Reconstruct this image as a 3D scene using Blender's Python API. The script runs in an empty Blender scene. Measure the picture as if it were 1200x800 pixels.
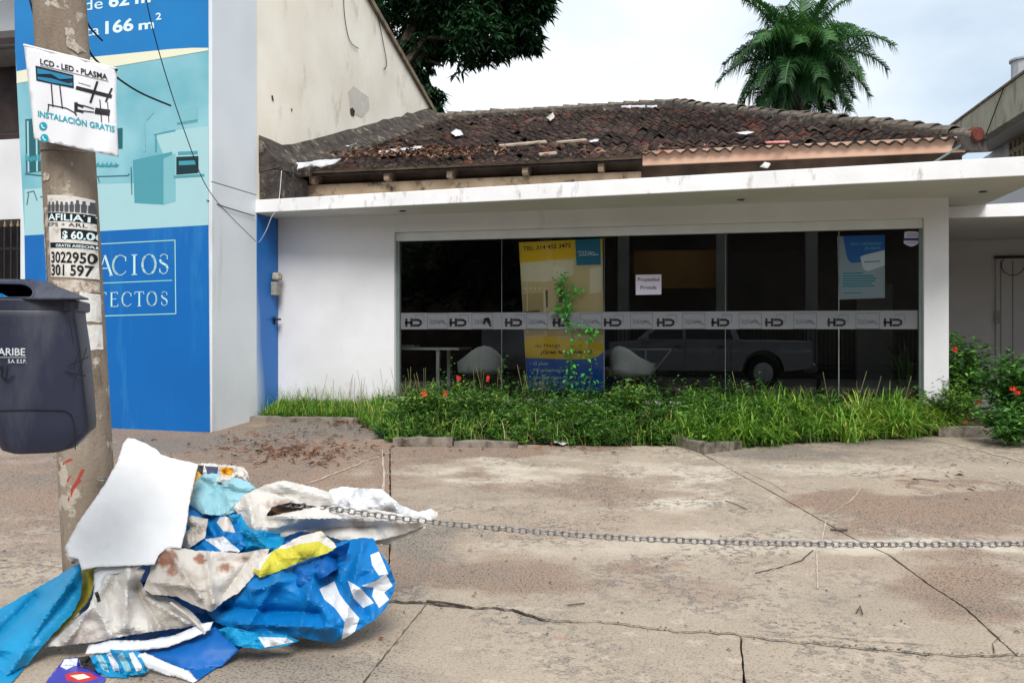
import bpy, bmesh, math, random
import numpy as np
from mathutils import Vector, Matrix, noise as mnoise
from mathutils.geometry import delaunay_2d_cdt
random.seed(7); rng = np.random.default_rng(7)
SC = bpy.context.scene
COL = SC.collection
R = math.radians

# ------------------------------------------------------------------ camera
F, H, HY = 1000.0, 1.5, 388.0
YAW = math.atan(0.23); SA, CA = math.sin(YAW), math.cos(YAW)
cam_d = bpy.data.cameras.new('camera'); cam = bpy.data.objects.new('camera', cam_d); COL.objects.link(cam)
cam.location = (0, 0, H); cam.rotation_euler = (R(90), 0, YAW)
cam_d.lens = 30; cam_d.sensor_width = 36; cam_d.shift_y = -0.01; cam_d.clip_end = 1500; cam_d.clip_start = 0.05
SC.camera = cam
# ------------------------------------------------------------------ world
W = bpy.data.worlds.new('World'); SC.world = W; W.use_nodes = True
nt = W.node_tree; nt.nodes.clear()
SUN_EL, SUN_AZ = R(48), R(158)
wo = nt.nodes.new('ShaderNodeOutputWorld'); bg = nt.nodes.new('ShaderNodeBackground'); bg.inputs[1].default_value = 0.1
sky = nt.nodes.new('ShaderNodeTexSky'); sky.sky_type = 'NISHITA'; sky.sun_disc = False
sky.sun_elevation = SUN_EL; sky.sun_rotation = SUN_AZ; sky.air_density = 1.2; sky.dust_density = 2.0
tc = nt.nodes.new('ShaderNodeTexCoord'); mp = nt.nodes.new('ShaderNodeMapping'); mp.inputs['Scale'].default_value = (1, 1, 2.2)
mp.inputs['Location'].default_value = (0.35, 0.1, 0.2)
n1 = nt.nodes.new('ShaderNodeTexNoise'); n1.inputs['Scale'].default_value = 2.1; n1.inputs['Detail'].default_value = 7; n1.inputs['Roughness'].default_value = 0.5
cr = nt.nodes.new('ShaderNodeValToRGB'); cr.color_ramp.elements[0].position = 0.36; cr.color_ramp.elements[1].position = 0.6
n2 = nt.nodes.new('ShaderNodeTexNoise'); n2.inputs['Scale'].default_value = 3.3; n2.inputs['Detail'].default_value = 6
cr2 = nt.nodes.new('ShaderNodeValToRGB'); cr2.color_ramp.elements[0].position = 0.3; cr2.color_ramp.elements[1].position = 0.7
cr2.color_ramp.elements[0].color = (6.4, 6.9, 7.4, 1); cr2.color_ramp.elements[1].color = (8.2, 8.3, 8.4, 1)
thin = nt.nodes.new('ShaderNodeMix'); thin.data_type = 'RGBA'; thin.inputs[0].default_value = 0.80
thin.inputs[7].default_value = (4.5, 5.4, 6.3, 1)
mx = nt.nodes.new('ShaderNodeMix'); mx.data_type = 'RGBA'
L = nt.links.new
L(tc.outputs['Generated'], mp.inputs[0]); L(mp.outputs[0], n1.inputs[0]); L(mp.outputs[0], n2.inputs[0])
L(n1.outputs[0], cr.inputs[0]); L(n2.outputs[0], cr2.inputs[0])
L(sky.outputs[0], thin.inputs[6]); L(cr.outputs[0], mx.inputs[0]); L(thin.outputs[2], mx.inputs[6]); L(cr2.outputs[0], mx.inputs[7])
L(mx.outputs[2], bg.inputs[0]); L(bg.outputs[0], wo.inputs[0])
sd = bpy.data.lights.new('sun', 'SUN'); sd.energy = 2.4; sd.angle = R(28); sd.color = (1, 0.96, 0.91)
so = bpy.data.objects.new('sun', sd); COL.objects.link(so)
sv = Vector((math.sin(SUN_AZ) * math.cos(SUN_EL), math.cos(SUN_AZ) * math.cos(SUN_EL), math.sin(SUN_EL)))
so.rotation_euler = sv.to_track_quat('Z', 'Y').to_euler(); so.location = (0, -5, 20)
SC.view_settings.view_transform = 'Standard'; SC.view_settings.look = 'None'
SC.view_settings.exposure = 0.62; SC.view_settings.gamma = 1
SC.cycles.max_bounces = 7; SC.cycles.transparent_max_bounces = 12

# ------------------------------------------------------------------ coordinates measured off the photo
CAM = Vector((0, 0, H))
def ray(px, py):
    u = (px - 600) / F
    return Vector((-SA + CA * u, CA + SA * u, (HY - py) / F))
def at(px, py, d): return CAM + ray(px, py) * d
def onY(px, py, Y): r = ray(px, py); return CAM + r * (Y / r.y)
def onX(px, py, X): r = ray(px, py); return CAM + r * (X / r.x)
def onP(px, py, p, n): r = ray(px, py); return CAM + r * ((p - CAM).dot(n) / r.dot(n))
def gz(Y): return max(0.0, (Y - 5.5) * 0.045) if Y < 12 else 0.2925 + (Y - 12) * 0.0
def ground(px, py, lift=0.0):
    r = ray(px, py); d = 3.0
    if r.z > -0.02: d = 60
    else:
        for _ in range(40): d = 0.5 * d + 0.5 * (H - gz(d * r.y)) / -r.z
    p = CAM + r * d; p.z = gz(p.y) + lift
    return p
def proj(p):
    d = p - CAM; w = -SA * d.x + CA * d.y; u = CA * d.x + SA * d.y
    return (600 + F * u / w, HY - F * d.z / w)
TOCAM = Vector((SA, -CA, 0))

# ------------------------------------------------------------------ materials
def lin(c):
    if isinstance(c, str):
        c = c.lstrip('#'); c = [int(c[i:i+2], 16) / 255 for i in (0, 2, 4)]
        return tuple(x / 12.92 if x <= 0.04045 else ((x + 0.055) / 1.055) ** 2.4 for x in c) + (1,)
    return tuple(c) + (1,)
MATS = {}
class NT:
    def __init__(s, m): s.m = m; s.t = m.node_tree; s.n = s.t.nodes
    def new(s, t, **k):
        nd = s.n.new(t)
        for a, v in k.items():
            if a in nd.inputs: nd.inputs[a].default_value = v
            else: setattr(nd, a, v)
        return nd
    def link(s, a, b): s.t.links.new(a, b)
    def noise(s, vec, scale, detail=6, rough=0.55):
        nd = s.new('ShaderNodeTexNoise', Scale=scale, Detail=detail, Roughness=rough)
        if vec: s.link(vec, nd.inputs[0])
        return nd.outputs[0]
    def ramp(s, f, a, b, ca=(0, 0, 0, 1), cb=(1, 1, 1, 1)):
        nd = s.new('ShaderNodeValToRGB'); e = nd.color_ramp.elements
        e[0].position = a; e[1].position = b; e[0].color = ca; e[1].color = cb
        s.link(f, nd.inputs[0]); return nd.outputs[0]
    def mix(s, f, a, b, mode='MIX'):
        nd = s.new('ShaderNodeMix'); nd.data_type = 'RGBA'; nd.blend_type = mode
        for i, v in ((0, f), (6, a), (7, b)):
            if hasattr(v, 'links'): s.link(v, nd.inputs[i])
            else: nd.inputs[i].default_value = v
        return nd.outputs[2]
    def math(s, op, a, b=0.0, clamp=False):
        nd = s.new('ShaderNodeMath'); nd.operation = op; nd.use_clamp = clamp
        for i, v in ((0, a), (1, b)):
            if hasattr(v, 'links'): s.link(v, nd.inputs[i])
            else: nd.inputs[i].default_value = v
        return nd.outputs[0]
    def coords(s, scale=(1, 1, 1), world=True):
        if world: o = s.new('ShaderNodeNewGeometry').outputs['Position']
        else: o = s.new('ShaderNodeTexCoord').outputs['Object']
        if scale == (1, 1, 1): return o
        m = s.new('ShaderNodeMapping'); m.inputs['Scale'].default_value = scale; s.link(o, m.inputs[0]); return m.outputs[0]
def base(name, rough=0.7, spec=0.5, metal=0.0):
    m = bpy.data.materials.new(name); m.use_nodes = True; MATS[name] = m
    b = m.node_tree.nodes['Principled BSDF']
    b.inputs['Roughness'].default_value = rough; b.inputs['Metallic'].default_value = metal
    b.inputs['Specular IOR Level'].default_value = spec
    return m, NT(m), b
def bump(t, b, h, strength, dist=0.02):
    nd = t.new('ShaderNodeBump', Strength=strength, Distance=dist); t.link(h, nd.inputs['Height']); t.link(nd.outputs[0], b.inputs['Normal'])
def mk(name, c1, c2=None, scale=4, rough=0.7, spec=0.4, metal=0.0, bmp=0.0, bscale=60, bdist=0.004, stretch=(1, 1, 1), lo=0.35, hi=0.65, rnd=0.0,
       grime=None, gscale=3, glo=0.5, ghi=0.75, gstretch=(1, 1, 0.15), world=True, two=False):
    if name in MATS: return MATS[name]
    m, t, b = base(name, rough, spec, metal)
    c1 = lin(c1); c2 = lin(c2) if c2 else tuple(x * 0.82 for x in c1[:3]) + (1,)
    v = t.coords(stretch, world)
    c = t.mix(t.ramp(t.noise(v, scale), lo, hi), c1, c2)
    if grime:
        g = t.ramp(t.noise(t.coords(gstretch, world), gscale, 8, 0.65), glo, ghi)
        c = t.mix(g, c, lin(grime))
    if rnd:
        oi = t.new('ShaderNodeObjectInfo').outputs['Random']
        c = t.mix(t.math('MULTIPLY', oi, rnd), c, tuple(x * 0.35 for x in c1[:3]) + (1,))
    t.link(c, b.inputs['Base Color'])
    if bmp: bump(t, b, t.noise(t.coords(stretch, world), bscale, 5), bmp, bdist)
    return m

M = {}
M['white_wall'] = mk('white_wall_paint', '#dcdcdf', '#d0d0d2', 1.2, 0.75, bmp=0.3, bscale=30, bdist=.006, grime='#a89f92', glo=0.62, ghi=0.95, gscale=3.2)
def splash(m, z0, z1, col):
    t = NT(m); b = t.n['Principled BSDF']; src = b.inputs['Base Color'].links[0].from_socket; sp = t.new('ShaderNodeSeparateXYZ'); t.link(t.coords(), sp.inputs[0])
    n = t.noise(t.coords((1, 1, .5)), 7, 8, .7); f = t.math('ADD', t.math('MULTIPLY', t.math('SUBTRACT', z1, sp.outputs[2]), 1 / (z1 - z0)), t.math('MULTIPLY', t.math('SUBTRACT', n, .5), 2.2))
    t.link(t.mix(t.math('MULTIPLY', t.ramp(f, .1, 1.1), .75), src, lin(col)), b.inputs['Base Color'])
splash(M['white_wall'], .3, .75, '#8c7f6c')
M['fascia_white'] = mk('fascia_paint', '#e9e9ea', '#dcdcdc', 1.6, 0.7, bmp=0.3, bscale=30, grime='#7d705f', glo=0.56, ghi=0.8, gscale=8, gstretch=(1, 1, 0.35))
M['soffit'] = mk('soffit_paint', '#cdccc8', '#c2c0ba', 0.8, 0.8, bmp=0.2, bscale=25)
M['cream'] = mk('cream_plaster', '#f3ecdd', '#e8dfce', 1.1, 0.85, bmp=0.5, bscale=14, grime='#a89a84', glo=0.57, ghi=0.85, gscale=2.5, gstretch=(1, 1, 0.5))
M['cement_dark'] = mk('mossy_cement', '#4a423c', '#262322', 6, 0.9, bmp=0.9, bscale=18, bdist=0.03, grime='#857a6c', glo=0.55, ghi=0.7, gscale=7, gstretch=(1, 1, 1))
M['beam'] = mk('beige_beam', '#a08d76', '#8a765e', 3, 0.85, bmp=0.4, bscale=20, grime='#2d2622', glo=0.52, ghi=0.66, gscale=5, gstretch=(1, 1, 1))
M['pink'] = mk('pink_fascia_paint', '#c7a48c', '#b8917a', 2.4, 0.8, bmp=0.3, bscale=30, grime='#6d5548', glo=0.6, ghi=0.8, gscale=4, gstretch=(1, 1, 0.5))
M['brown_wall'] = mk('brown_stained_wall', '#6d5a4c', '#4a3c32', 2.5, 0.9, bmp=0.4, bscale=15)
M['wood'] = mk('weathered_wood', '#8d7a66', '#5d4c3e', 8, 0.85, stretch=(0.3, 1, 4))
M['concrete_trim'] = mk('kerb_concrete', '#8d8479', '#6a6157', 6, 0.9, bmp=0.8, bscale=35, bdist=0.01, grime='#2f2924', glo=0.48, ghi=0.68, gscale=5, gstretch=(1, 1, 1))
M['soil'] = mk('soil', '#4a3a2c', '#2e241b', 9, 0.95, bmp=1, bscale=25, bdist=0.03)
M['steel'] = mk('galvanised_steel', '#a4a4a4', '#77706a', 30, 0.45, 0.5, 0.6, rnd=0.4)
M['black_metal'] = mk('black_painted_iron', '#101012', '#1b1a1a', 10, 0.5)
M['black_rubber'] = mk('black_rubber', '#0e0e0f', '#161616', 10, 0.65)
M['dark_metal'] = mk('dark_grey_metal', '#33363a', '#26282b', 10, 0.4, metal=0.5)
M['board_white'] = mk('white_sheet_metal', '#dadfe3', '#cfd5da', 0.8, 0.45, grime='#a99f8e', glo=0.62, ghi=0.85, gscale=2.0, bmp=0.15, bscale=4, bdist=0.02)
def ink(name, c, rough=0.5, var=0.9):
    if name in MATS: return MATS[name]
    c = lin(c); m, t, b = base(name, rough, 0.35)
    t.link(t.mix(t.noise(t.coords(), 3.0), c, tuple(x * var for x in c[:3]) + (1,)), b.inputs['Base Color']); return m

# ------------------------------------------------------------------ object helpers
ORG = {}
def tag(o, label=None, cat=None, group=None, kind=None):
    if label: o['label'] = label
    if cat: o['category'] = cat
    if group: o['group'] = group
    if kind: o['kind'] = kind
    return o
def thing(name, label, cat, loc, group=None):
    o = bpy.data.objects.new(name, None); COL.objects.link(o); o.location = loc; o.empty_display_size = 0.1
    ORG[o.name] = Vector(loc); return tag(o, label, cat, group)
class MB:
    def __init__(s): s.v = []; s.f = []; s.m = []
    def face(s, pts, mi=0):
        n = len(s.v); s.v += [tuple(p) for p in pts]; s.f.append(tuple(range(n, n + len(pts)))); s.m.append(mi)
    def box(s, lo, hi, mi=0):
        x0, y0, z0 = lo; x1, y1, z1 = hi; n = len(s.v)
        s.v += [(x0, y0, z0), (x1, y0, z0), (x1, y1, z0), (x0, y1, z0), (x0, y0, z1), (x1, y0, z1), (x1, y1, z1), (x0, y1, z1)]
        for f in ((0, 3, 2, 1), (4, 5, 6, 7), (0, 1, 5, 4), (1, 2, 6, 5), (2, 3, 7, 6), (3, 0, 4, 7)):
            s.f.append(tuple(n + i for i in f)); s.m.append(mi)
        return s
    def hexa(s, p, mi=0):  # 8 points, bottom ring then top ring
        n = len(s.v); s.v += [tuple(q) for q in p]
        for f in ((0, 3, 2, 1), (4, 5, 6, 7), (0, 1, 5, 4), (1, 2, 6, 5), (2, 3, 7, 6), (3, 0, 4, 7)):
            s.f.append(tuple(n + i for i in f)); s.m.append(mi)
        return s
    def bar(s, a, b, w, h=None, mi=0, up=Vector((0, 0, 1))):
        a = Vector(a); b = Vector(b); h = h or w; d = (b - a).normalized()
        if abs(d.dot(up)) > 0.99: up = Vector((0, 1, 0))
        x = d.cross(up).normalized() * w / 2; y = x.cross(d).normalized() * h / 2
        return s.hexa([a - x - y, a + x - y, b + x - y, b - x - y, a - x + y, a + x + y, b + x + y, b - x + y], mi)
    def tube(s, path, r, seg=8, mi=0, cap=True, closed=False):
        path = [Vector(p) for p in path]; n = len(path); rr = r if isinstance(r, (list, tuple)) else [r] * n
        base_i = len(s.v); up = Vector((0.13, 0.2, 1)).normalized(); prev = None
        for i, p in enumerate(path):
            if closed: d = path[(i + 1) % n] - path[i - 1]
            else: d = path[min(i + 1, n - 1)] - path[max(i - 1, 0)]
            d = d.normalized() if d.length > 1e-9 else Vector((0, 0, 1))
            if prev is None:
                x = d.cross(up); x = x.normalized() if x.length > 0.05 else d.cross(Vector((1, 0, 0))).normalized()
            else:
                x = prev - d * prev.dot(d); x = x.normalized()
            prev = x; y = d.cross(x)
            for k in range(seg):
                a = 2 * math.pi * k / seg; s.v.append(tuple(p + (x * math.cos(a) + y * math.sin(a)) * rr[i]))
        m = n if closed else n - 1
        for i in range(m):
            for k in range(seg):
                a = base_i + i * seg + k; b = base_i + i * seg + (k + 1) % seg
                c = base_i + ((i + 1) % n) * seg + (k + 1) % seg; d = base_i + ((i + 1) % n) * seg + k
                s.f.append((a, b, c, d)); s.m.append(mi)
        if cap and not closed:
            s.f.append(tuple(base_i + k for k in range(seg))[::-1]); s.m.append(mi)
            s.f.append(tuple(base_i + (n - 1) * seg + k for k in range(seg))); s.m.append(mi)
        return s
    def prism(s, poly, off, mi=0):
        n = len(s.v); k = len(poly); off = Vector(off)
        s.v += [tuple(Vector(p)) for p in poly] + [tuple(Vector(p) + off) for p in poly]
        s.f.append(tuple(range(n, n + k))); s.f.append(tuple(range(n + k, n + 2 * k))[::-1]); s.m += [mi, mi]
        for i in range(k):
            j = (i + 1) % k; s.f.append((n + j, n + i, n + k + i, n + k + j)); s.m.append(mi)
        return s
    def loft(s, rings, mi=0, caps=True):
        n0 = len(s.v); k = len(rings[0])
        for r_ in rings: s.v += [tuple(p) for p in r_]
        for i in range(len(rings) - 1):
            for j in range(k):
                a = n0 + i * k + j; b = n0 + i * k + (j + 1) % k
                s.f.append((a, b, b + k, a + k)); s.m.append(mi)
        if caps:
            s.f.append(tuple(range(n0, n0 + k))[::-1]); s.f.append(tuple(range(n0 + (len(rings) - 1) * k, n0 + len(rings) * k))); s.m += [mi, mi]
        return s
    def build(s, name, mat, parent=None, smooth=False, origin=None, bevel=0, fix=True):
        return mesh_obj(name, s.v, s.f, mat, parent, smooth, origin, bevel, s.m, fix)
def mesh_obj(name, v, f, mat, parent=None, smooth=False, origin=None, bevel=0, mi=None, fix=False):
    V = np.array([tuple(p) for p in v], dtype=float).reshape(-1, 3)
    if origin is None:
        if parent is not None: origin = ORG[parent.name]
        else: origin = Vector(((V[:, 0].min() + V[:, 0].max()) / 2, (V[:, 1].min() + V[:, 1].max()) / 2, V[:, 2].min()))
    origin = Vector(origin)
    me = bpy.data.meshes.new(name); me.from_pydata((V - np.array(origin)).tolist(), [], [list(x) for x in f])
    for m in (mat if isinstance(mat, (list, tuple)) else [mat]): me.materials.append(m)
    if mi is not None and any(mi): me.polygons.foreach_set('material_index', mi)
    if fix:
        bm = bmesh.new(); bm.from_mesh(me); bmesh.ops.recalc_face_normals(bm, faces=bm.faces); bm.to_mesh(me); bm.free()
    if smooth: me.polygons.foreach_set('use_smooth', [True] * len(me.polygons))
    me.update()
    o = bpy.data.objects.new(name, me); COL.objects.link(o)
    if parent is not None: o.parent = parent; o.location = origin - ORG[parent.name]
    else: o.location = origin
    ORG[o.name] = origin
    if bevel:
        b = o.modifiers.new('bevel', 'BEVEL'); b.width = bevel; b.segments = 2; b.limit_method = 'ANGLE'; b.angle_limit = R(40)
        b.harden_normals = False
    return o
def copy_tree(o, parent=None):
    c = o.copy(); COL.objects.link(c); c.parent = parent
    if parent is None and o.name in ORG: pass
    for ch in list(o.children): copy_tree(ch, c)
    return c
def inpoly(pts, poly):
    x, y = pts[:, 0], pts[:, 1]; r = np.zeros(len(pts), bool); j = len(poly) - 1
    for i in range(len(poly)):
        xi, yi = poly[i]; xj, yj = poly[j]
        if yi != yj:
            r ^= ((yi > y) != (yj > y)) & (x < (xj - xi) * (y - yi) / (yj - yi) + xi)
        j = i
    return r
def edge_dist(pts, poly):
    d = np.full(len(pts), 1e9)
    for i in range(len(poly)):
        a = np.array(poly[i - 1]); b = np.array(poly[i]); ab = b - a; l2 = (ab ** 2).sum()
        if l2 < 1e-12: continue
        t = np.clip(((pts - a) @ ab) / l2, 0, 1)[:, None]
        d = np.minimum(d, np.linalg.norm(pts - (a + t * ab), axis=1))
    return d
def densify(poly, step, jag=0.0, closed=True, rs=None):
    rs = rs or random; out = []; n = len(poly)
    for i in range(n if closed else n - 1):
        a = poly[i]; b = poly[(i + 1) % n]; L_ = math.dist(a, b); k = max(1, int(L_ / step))
        for q in range(k):
            t = q / k; j = 0 if q == 0 else jag
            out.append((a[0] + (b[0] - a[0]) * t + rs.uniform(-j, j), a[1] + (b[1] - a[1]) * t + rs.uniform(-j, j)))
    if not closed: out.append(poly[-1])
    return out
def fill(poly, step, regions=(), jitter=0.25, seed=1):
    """triangulated fill of a 2-D outline on a fine grid; returns points, faces, region index per face"""
    rs = np.random.default_rng(seed); pa = np.array(poly)
    xs = np.arange(pa[:, 0].min(), pa[:, 0].max(), step); ys = np.arange(pa[:, 1].min(), pa[:, 1].max(), step)
    g = np.array(np.meshgrid(xs, ys)).reshape(2, -1).T + rs.uniform(-jitter, jitter, (len(xs) * len(ys), 2)) * step
    g = g[inpoly(g, poly)]; g = g[edge_dist(g, poly) > step * 0.35]
    vs = [Vector(p) for p in poly]; ed = [(i, (i + 1) % len(poly)) for i in range(len(poly))]
    for rp in regions:
        n = len(vs); vs += [Vector(p) for p in rp]; ed += [(n + i, n + (i + 1) % len(rp)) for i in range(len(rp))]
        g = g[edge_dist(g, rp) > step * 0.3]
    vs += [Vector(p) for p in g]
    ov, _, of, *_r = delaunay_2d_cdt(vs, ed, [], 0, 1e-7, False)
    P = np.array([(p.x, p.y) for p in ov]); Fc = np.array([tuple(f) for f in of if len(f) == 3])
    c = P[Fc].mean(1); k = inpoly(c, poly); Fc = Fc[k]; c = c[k]
    reg = np.zeros(len(Fc), int)
    for i, rp in enumerate(regions): reg[inpoly(c, rp)] = i + 1
    return P, Fc, reg
def vnoise(x, y, s=0.0): return mnoise.noise(Vector((x, y, s)))
def set_attr(o, name, data):
    a = o.data.attributes.new(name, 'FLOAT_COLOR' if np.ndim(data) == 2 else 'FLOAT', 'POINT')
    if np.ndim(data) == 2: a.data.foreach_set('color', np.ascontiguousarray(data, dtype=np.float32).ravel())
    else: a.data.foreach_set('value', np.ascontiguousarray(data, dtype=np.float32))

# flat printed things: everything is given in photo pixels and put on the real surface by a hit function
def flat(name, polys, hit, lift, mat, parent, dens=0):
    mb = MB()
    for p in polys:
        if dens:
            P_, F_, _r2 = fill(densify(p, dens), dens)
            for f in F_: mb.face([hit(P_[i][0], P_[i][1], lift) for i in f])
            continue
        if len(p) > 4:
            ov, _, of, *_r = delaunay_2d_cdt([Vector(q) for q in p], [(i, (i + 1) % len(p)) for i in range(len(p))], [], 1, 1e-6, False)
            for f in of: mb.face([hit(ov[i].x, ov[i].y, lift) for i in f])
        else: mb.face([hit(q[0], q[1], lift) for q in p])
    return mb.build(name, mat, parent, fix=False)
_tc = {}
def glyphs(s, bold):
    k = (s, bold)
    if k not in _tc:
        c = bpy.data.curves.new('tmp', 'FONT'); c.body = s; c.offset = bold; c.resolution_u = 3
        o = bpy.data.objects.new('tmp', c); COL.objects.link(o); dg = bpy.context.evaluated_depsgraph_get(); dg.update()
        me = bpy.data.meshes.new_from_object(o.evaluated_get(dg))
        V = np.array([v.co[:2] for v in me.vertices]); Fs = [tuple(p.vertices) for p in me.polygons]
        bpy.data.objects.remove(o); bpy.data.curves.remove(c); bpy.data.meshes.remove(me)
        _tc[k] = (V, Fs)
    return _tc[k]
def lettering(name, items, hit, lift, mat, parent):
    """items: (string, x0, y0 baseline left, width, cap height, slope, bold)"""
    mb = MB()
    for s, x0, y0, w, h, slope, bold in items:
        V, Fs = glyphs(s, bold); xmin, xmax = V[:, 0].min(), V[:, 0].max()
        sx = w / (xmax - xmin); sy = h / 0.70; n = len(mb.v)
        for x, y in V:
            X = (x - xmin) * sx; mb.v.append(tuple(hit(x0 + X, y0 + slope * X - y * sy, lift)))
        for f in Fs: mb.f.append(tuple(n + i for i in f)); mb.m.append(0)
    return mb.build(name, mat, parent, fix=False)
def strokes(name, lines, hit, lift, mat, parent, w=1.0):
    mb = MB()
    for ln in lines:
        ww = w
        if isinstance(ln[0], (int, float)): ww = ln[0]; ln = ln[1:]
        if hit.__name__ == 'LH': ln = densify([tuple(q) for q in ln], 5, 0, closed=False)
        for a, b in zip(ln[:-1], ln[1:]):
            d = Vector((b[0] - a[0], b[1] - a[1]));
            if d.length < 1e-6: continue
            n = Vector((-d.y, d.x)).normalized() * ww / 2; e = d.normalized() * ww * 0.25
            a2 = Vector(a) - e; b2 = Vector(b) + e
            mb.face([hit(*(a2 - n), lift), hit(*(b2 - n), lift), hit(*(b2 + n), lift), hit(*(a2 + n), lift)])
    return mb.build(name, mat, parent, fix=False)
def arc(cx, cy, rx, ry, a0, a1, n=12): return [(cx + rx * math.cos(R(a0 + (a1 - a0) * i / n)), cy + ry * math.sin(R(a0 + (a1 - a0) * i / n))) for i in range(n + 1)]
# ------------------------------------------------------------------ ground
def concrete_mat():
    m, t, b = base('old_concrete', 0.86, 0.3)
    P = t.coords()
    at_ = t.new('ShaderNodeAttribute', attribute_name='stain'); sep = t.new('ShaderNodeSeparateColor'); t.link(at_.outputs['Color'], sep.inputs[0])
    big = t.noise(P, 0.9, 5, 0.6); med = t.noise(P, 5, 8, 0.68); fine = t.noise(P, 70, 4, 0.7)
    streak = t.noise(t.coords((1.2, 14, 1)), 3.2, 8, 0.7)
    c = t.mix(t.ramp(big, 0.35, 0.66), lin('#a08f7a'), lin('#83735f'))
    c = t.mix(t.math('MULTIPLY', t.ramp(streak, 0.35, 0.9), .7), c, lin('#83745f'))
    c = t.mix(t.math('MULTIPLY', t.ramp(med, 0.4, 0.95), 0.6), c, lin('#76694f'))
    c = t.mix(t.math('MULTIPLY', t.ramp(med, 0.6, 0.15), 0.45), c, lin('#b8a999'))
    def lay(c, ch, col, n, k=1.0):
        f = t.math('ADD', sep.outputs[ch] if isinstance(ch, int) else at_.outputs['Alpha'], t.math('MULTIPLY', t.math('SUBTRACT', n, 0.5), 1.5))
        f = t.math('MULTIPLY', t.ramp(f, 0.18, 0.85), t.math('MULTIPLY', sep.outputs[ch] if isinstance(ch, int) else at_.outputs['Alpha'], k, True), True)
        return t.mix(f, c, col)
    mix_n = t.mix(0.5, med, streak); tl = t.new('ShaderNodeSeparateColor'); t.link(mix_n, tl.inputs[0]); nn = tl.outputs[0]
    c = lay(c, 2, lin('#b9ae9c'), nn, .9)
    c = lay(c, 0, lin('#6a4b2e'), nn, 1.6)
    c = lay(c, 1, lin('#453b2c'), nn, 1.15)
    c = lay(c, 'A', lin('#8a4a22'), med, 1.3)
    # pits and specks
    vo = t.new('ShaderNodeTexVoronoi', Scale=26.0); t.link(P, vo.inputs['Vector'])
    vs = t.new('ShaderNodeSeparateColor'); t.link(vo.outputs['Color'], vs.inputs[0])
    keep = t.ramp(vs.outputs[0], 0.6, 0.64)
    pit = t.math('MULTIPLY', t.ramp(vo.outputs['Distance'], 0.26, 0.10), keep)
    pit = t.math('MULTIPLY', pit, t.ramp(t.noise(P, 1.3, 4), 0.42, 0.58))
    c = t.mix(t.math('MULTIPLY', pit, 0.7), c, lin('#3d352e'))
    c = t.mix(t.math('MULTIPLY', t.ramp(fine, 0.55, 0.75), 0.35), c, lin('#57493f'))
    c = t.mix(t.math('MULTIPLY', t.ramp(fine, 0.45, 0.28), 0.25), c, lin('#d8cfc6'))
    t.link(c, b.inputs['Base Color'])
    h = t.math('ADD', t.math('MULTIPLY', fine, 0.5), t.math('SUBTRACT', t.math('MULTIPLY', med, 0.7), t.math('MULTIPLY', pit, 0.8)))
    bump(t, b, h, 0.45, 0.008)
    return m
M['concrete'] = concrete_mat()
M['joint'] = mk('joint_dirt', '#3b3129', '#241e19', 8, 0.95, bmp=0.8, bscale=50, bdist=0.02)
M['asphalt'] = mk('asphalt', '#4b4a49', '#3c3b3b', 3, 0.9, bmp=0.8, bscale=120, bdist=0.01)

def gbase(px, py): return ground(px, py, 0)
mb = MB()   # one sheet to the horizon, following the slope
ys = [-400, -60, -7.6, -7.58, -0.82, -0.80, 0, 5.5, 7, 8, 9, 10, 11, 12, 20, 60, 400]
def gbz(y): return (-0.19 if -7.59 < y < -0.81 else gz(y) - 0.05)
xs = [-400, -40, -14, -8, -4, 0, 4, 8, 14, 40, 400]
for i in range(len(ys) - 1):
    for j in range(len(xs) - 1):
        a, b_, c, d = xs[j], xs[j+1], ys[i], ys[i+1]
        mb.face([(a, c, gbz(c)), (b_, c, gbz(c)), (b_, d, gbz(d)), (a, d, gbz(d))])
G = tag(mb.build('ground', M['joint'], fix=False, origin=(0, 0, 0)), kind='structure')
rd = MB(); rd.box((-60, -7.5, -0.20), (60, -1.0, -0.125)); ROAD = tag(rd.build('road', M['asphalt']), kind='structure')
kb = MB()
for i in range(60):
    x = -30 + i; kb = MB(); kb.box((x + .006, -1.0, -0.2), (x + .994, -0.85, -0.002 + random.uniform(-.004, .004)))
    if i == 0 or True: kb.build('kerb_stone', M['concrete_trim'], ROAD, bevel=0.01)

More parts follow.
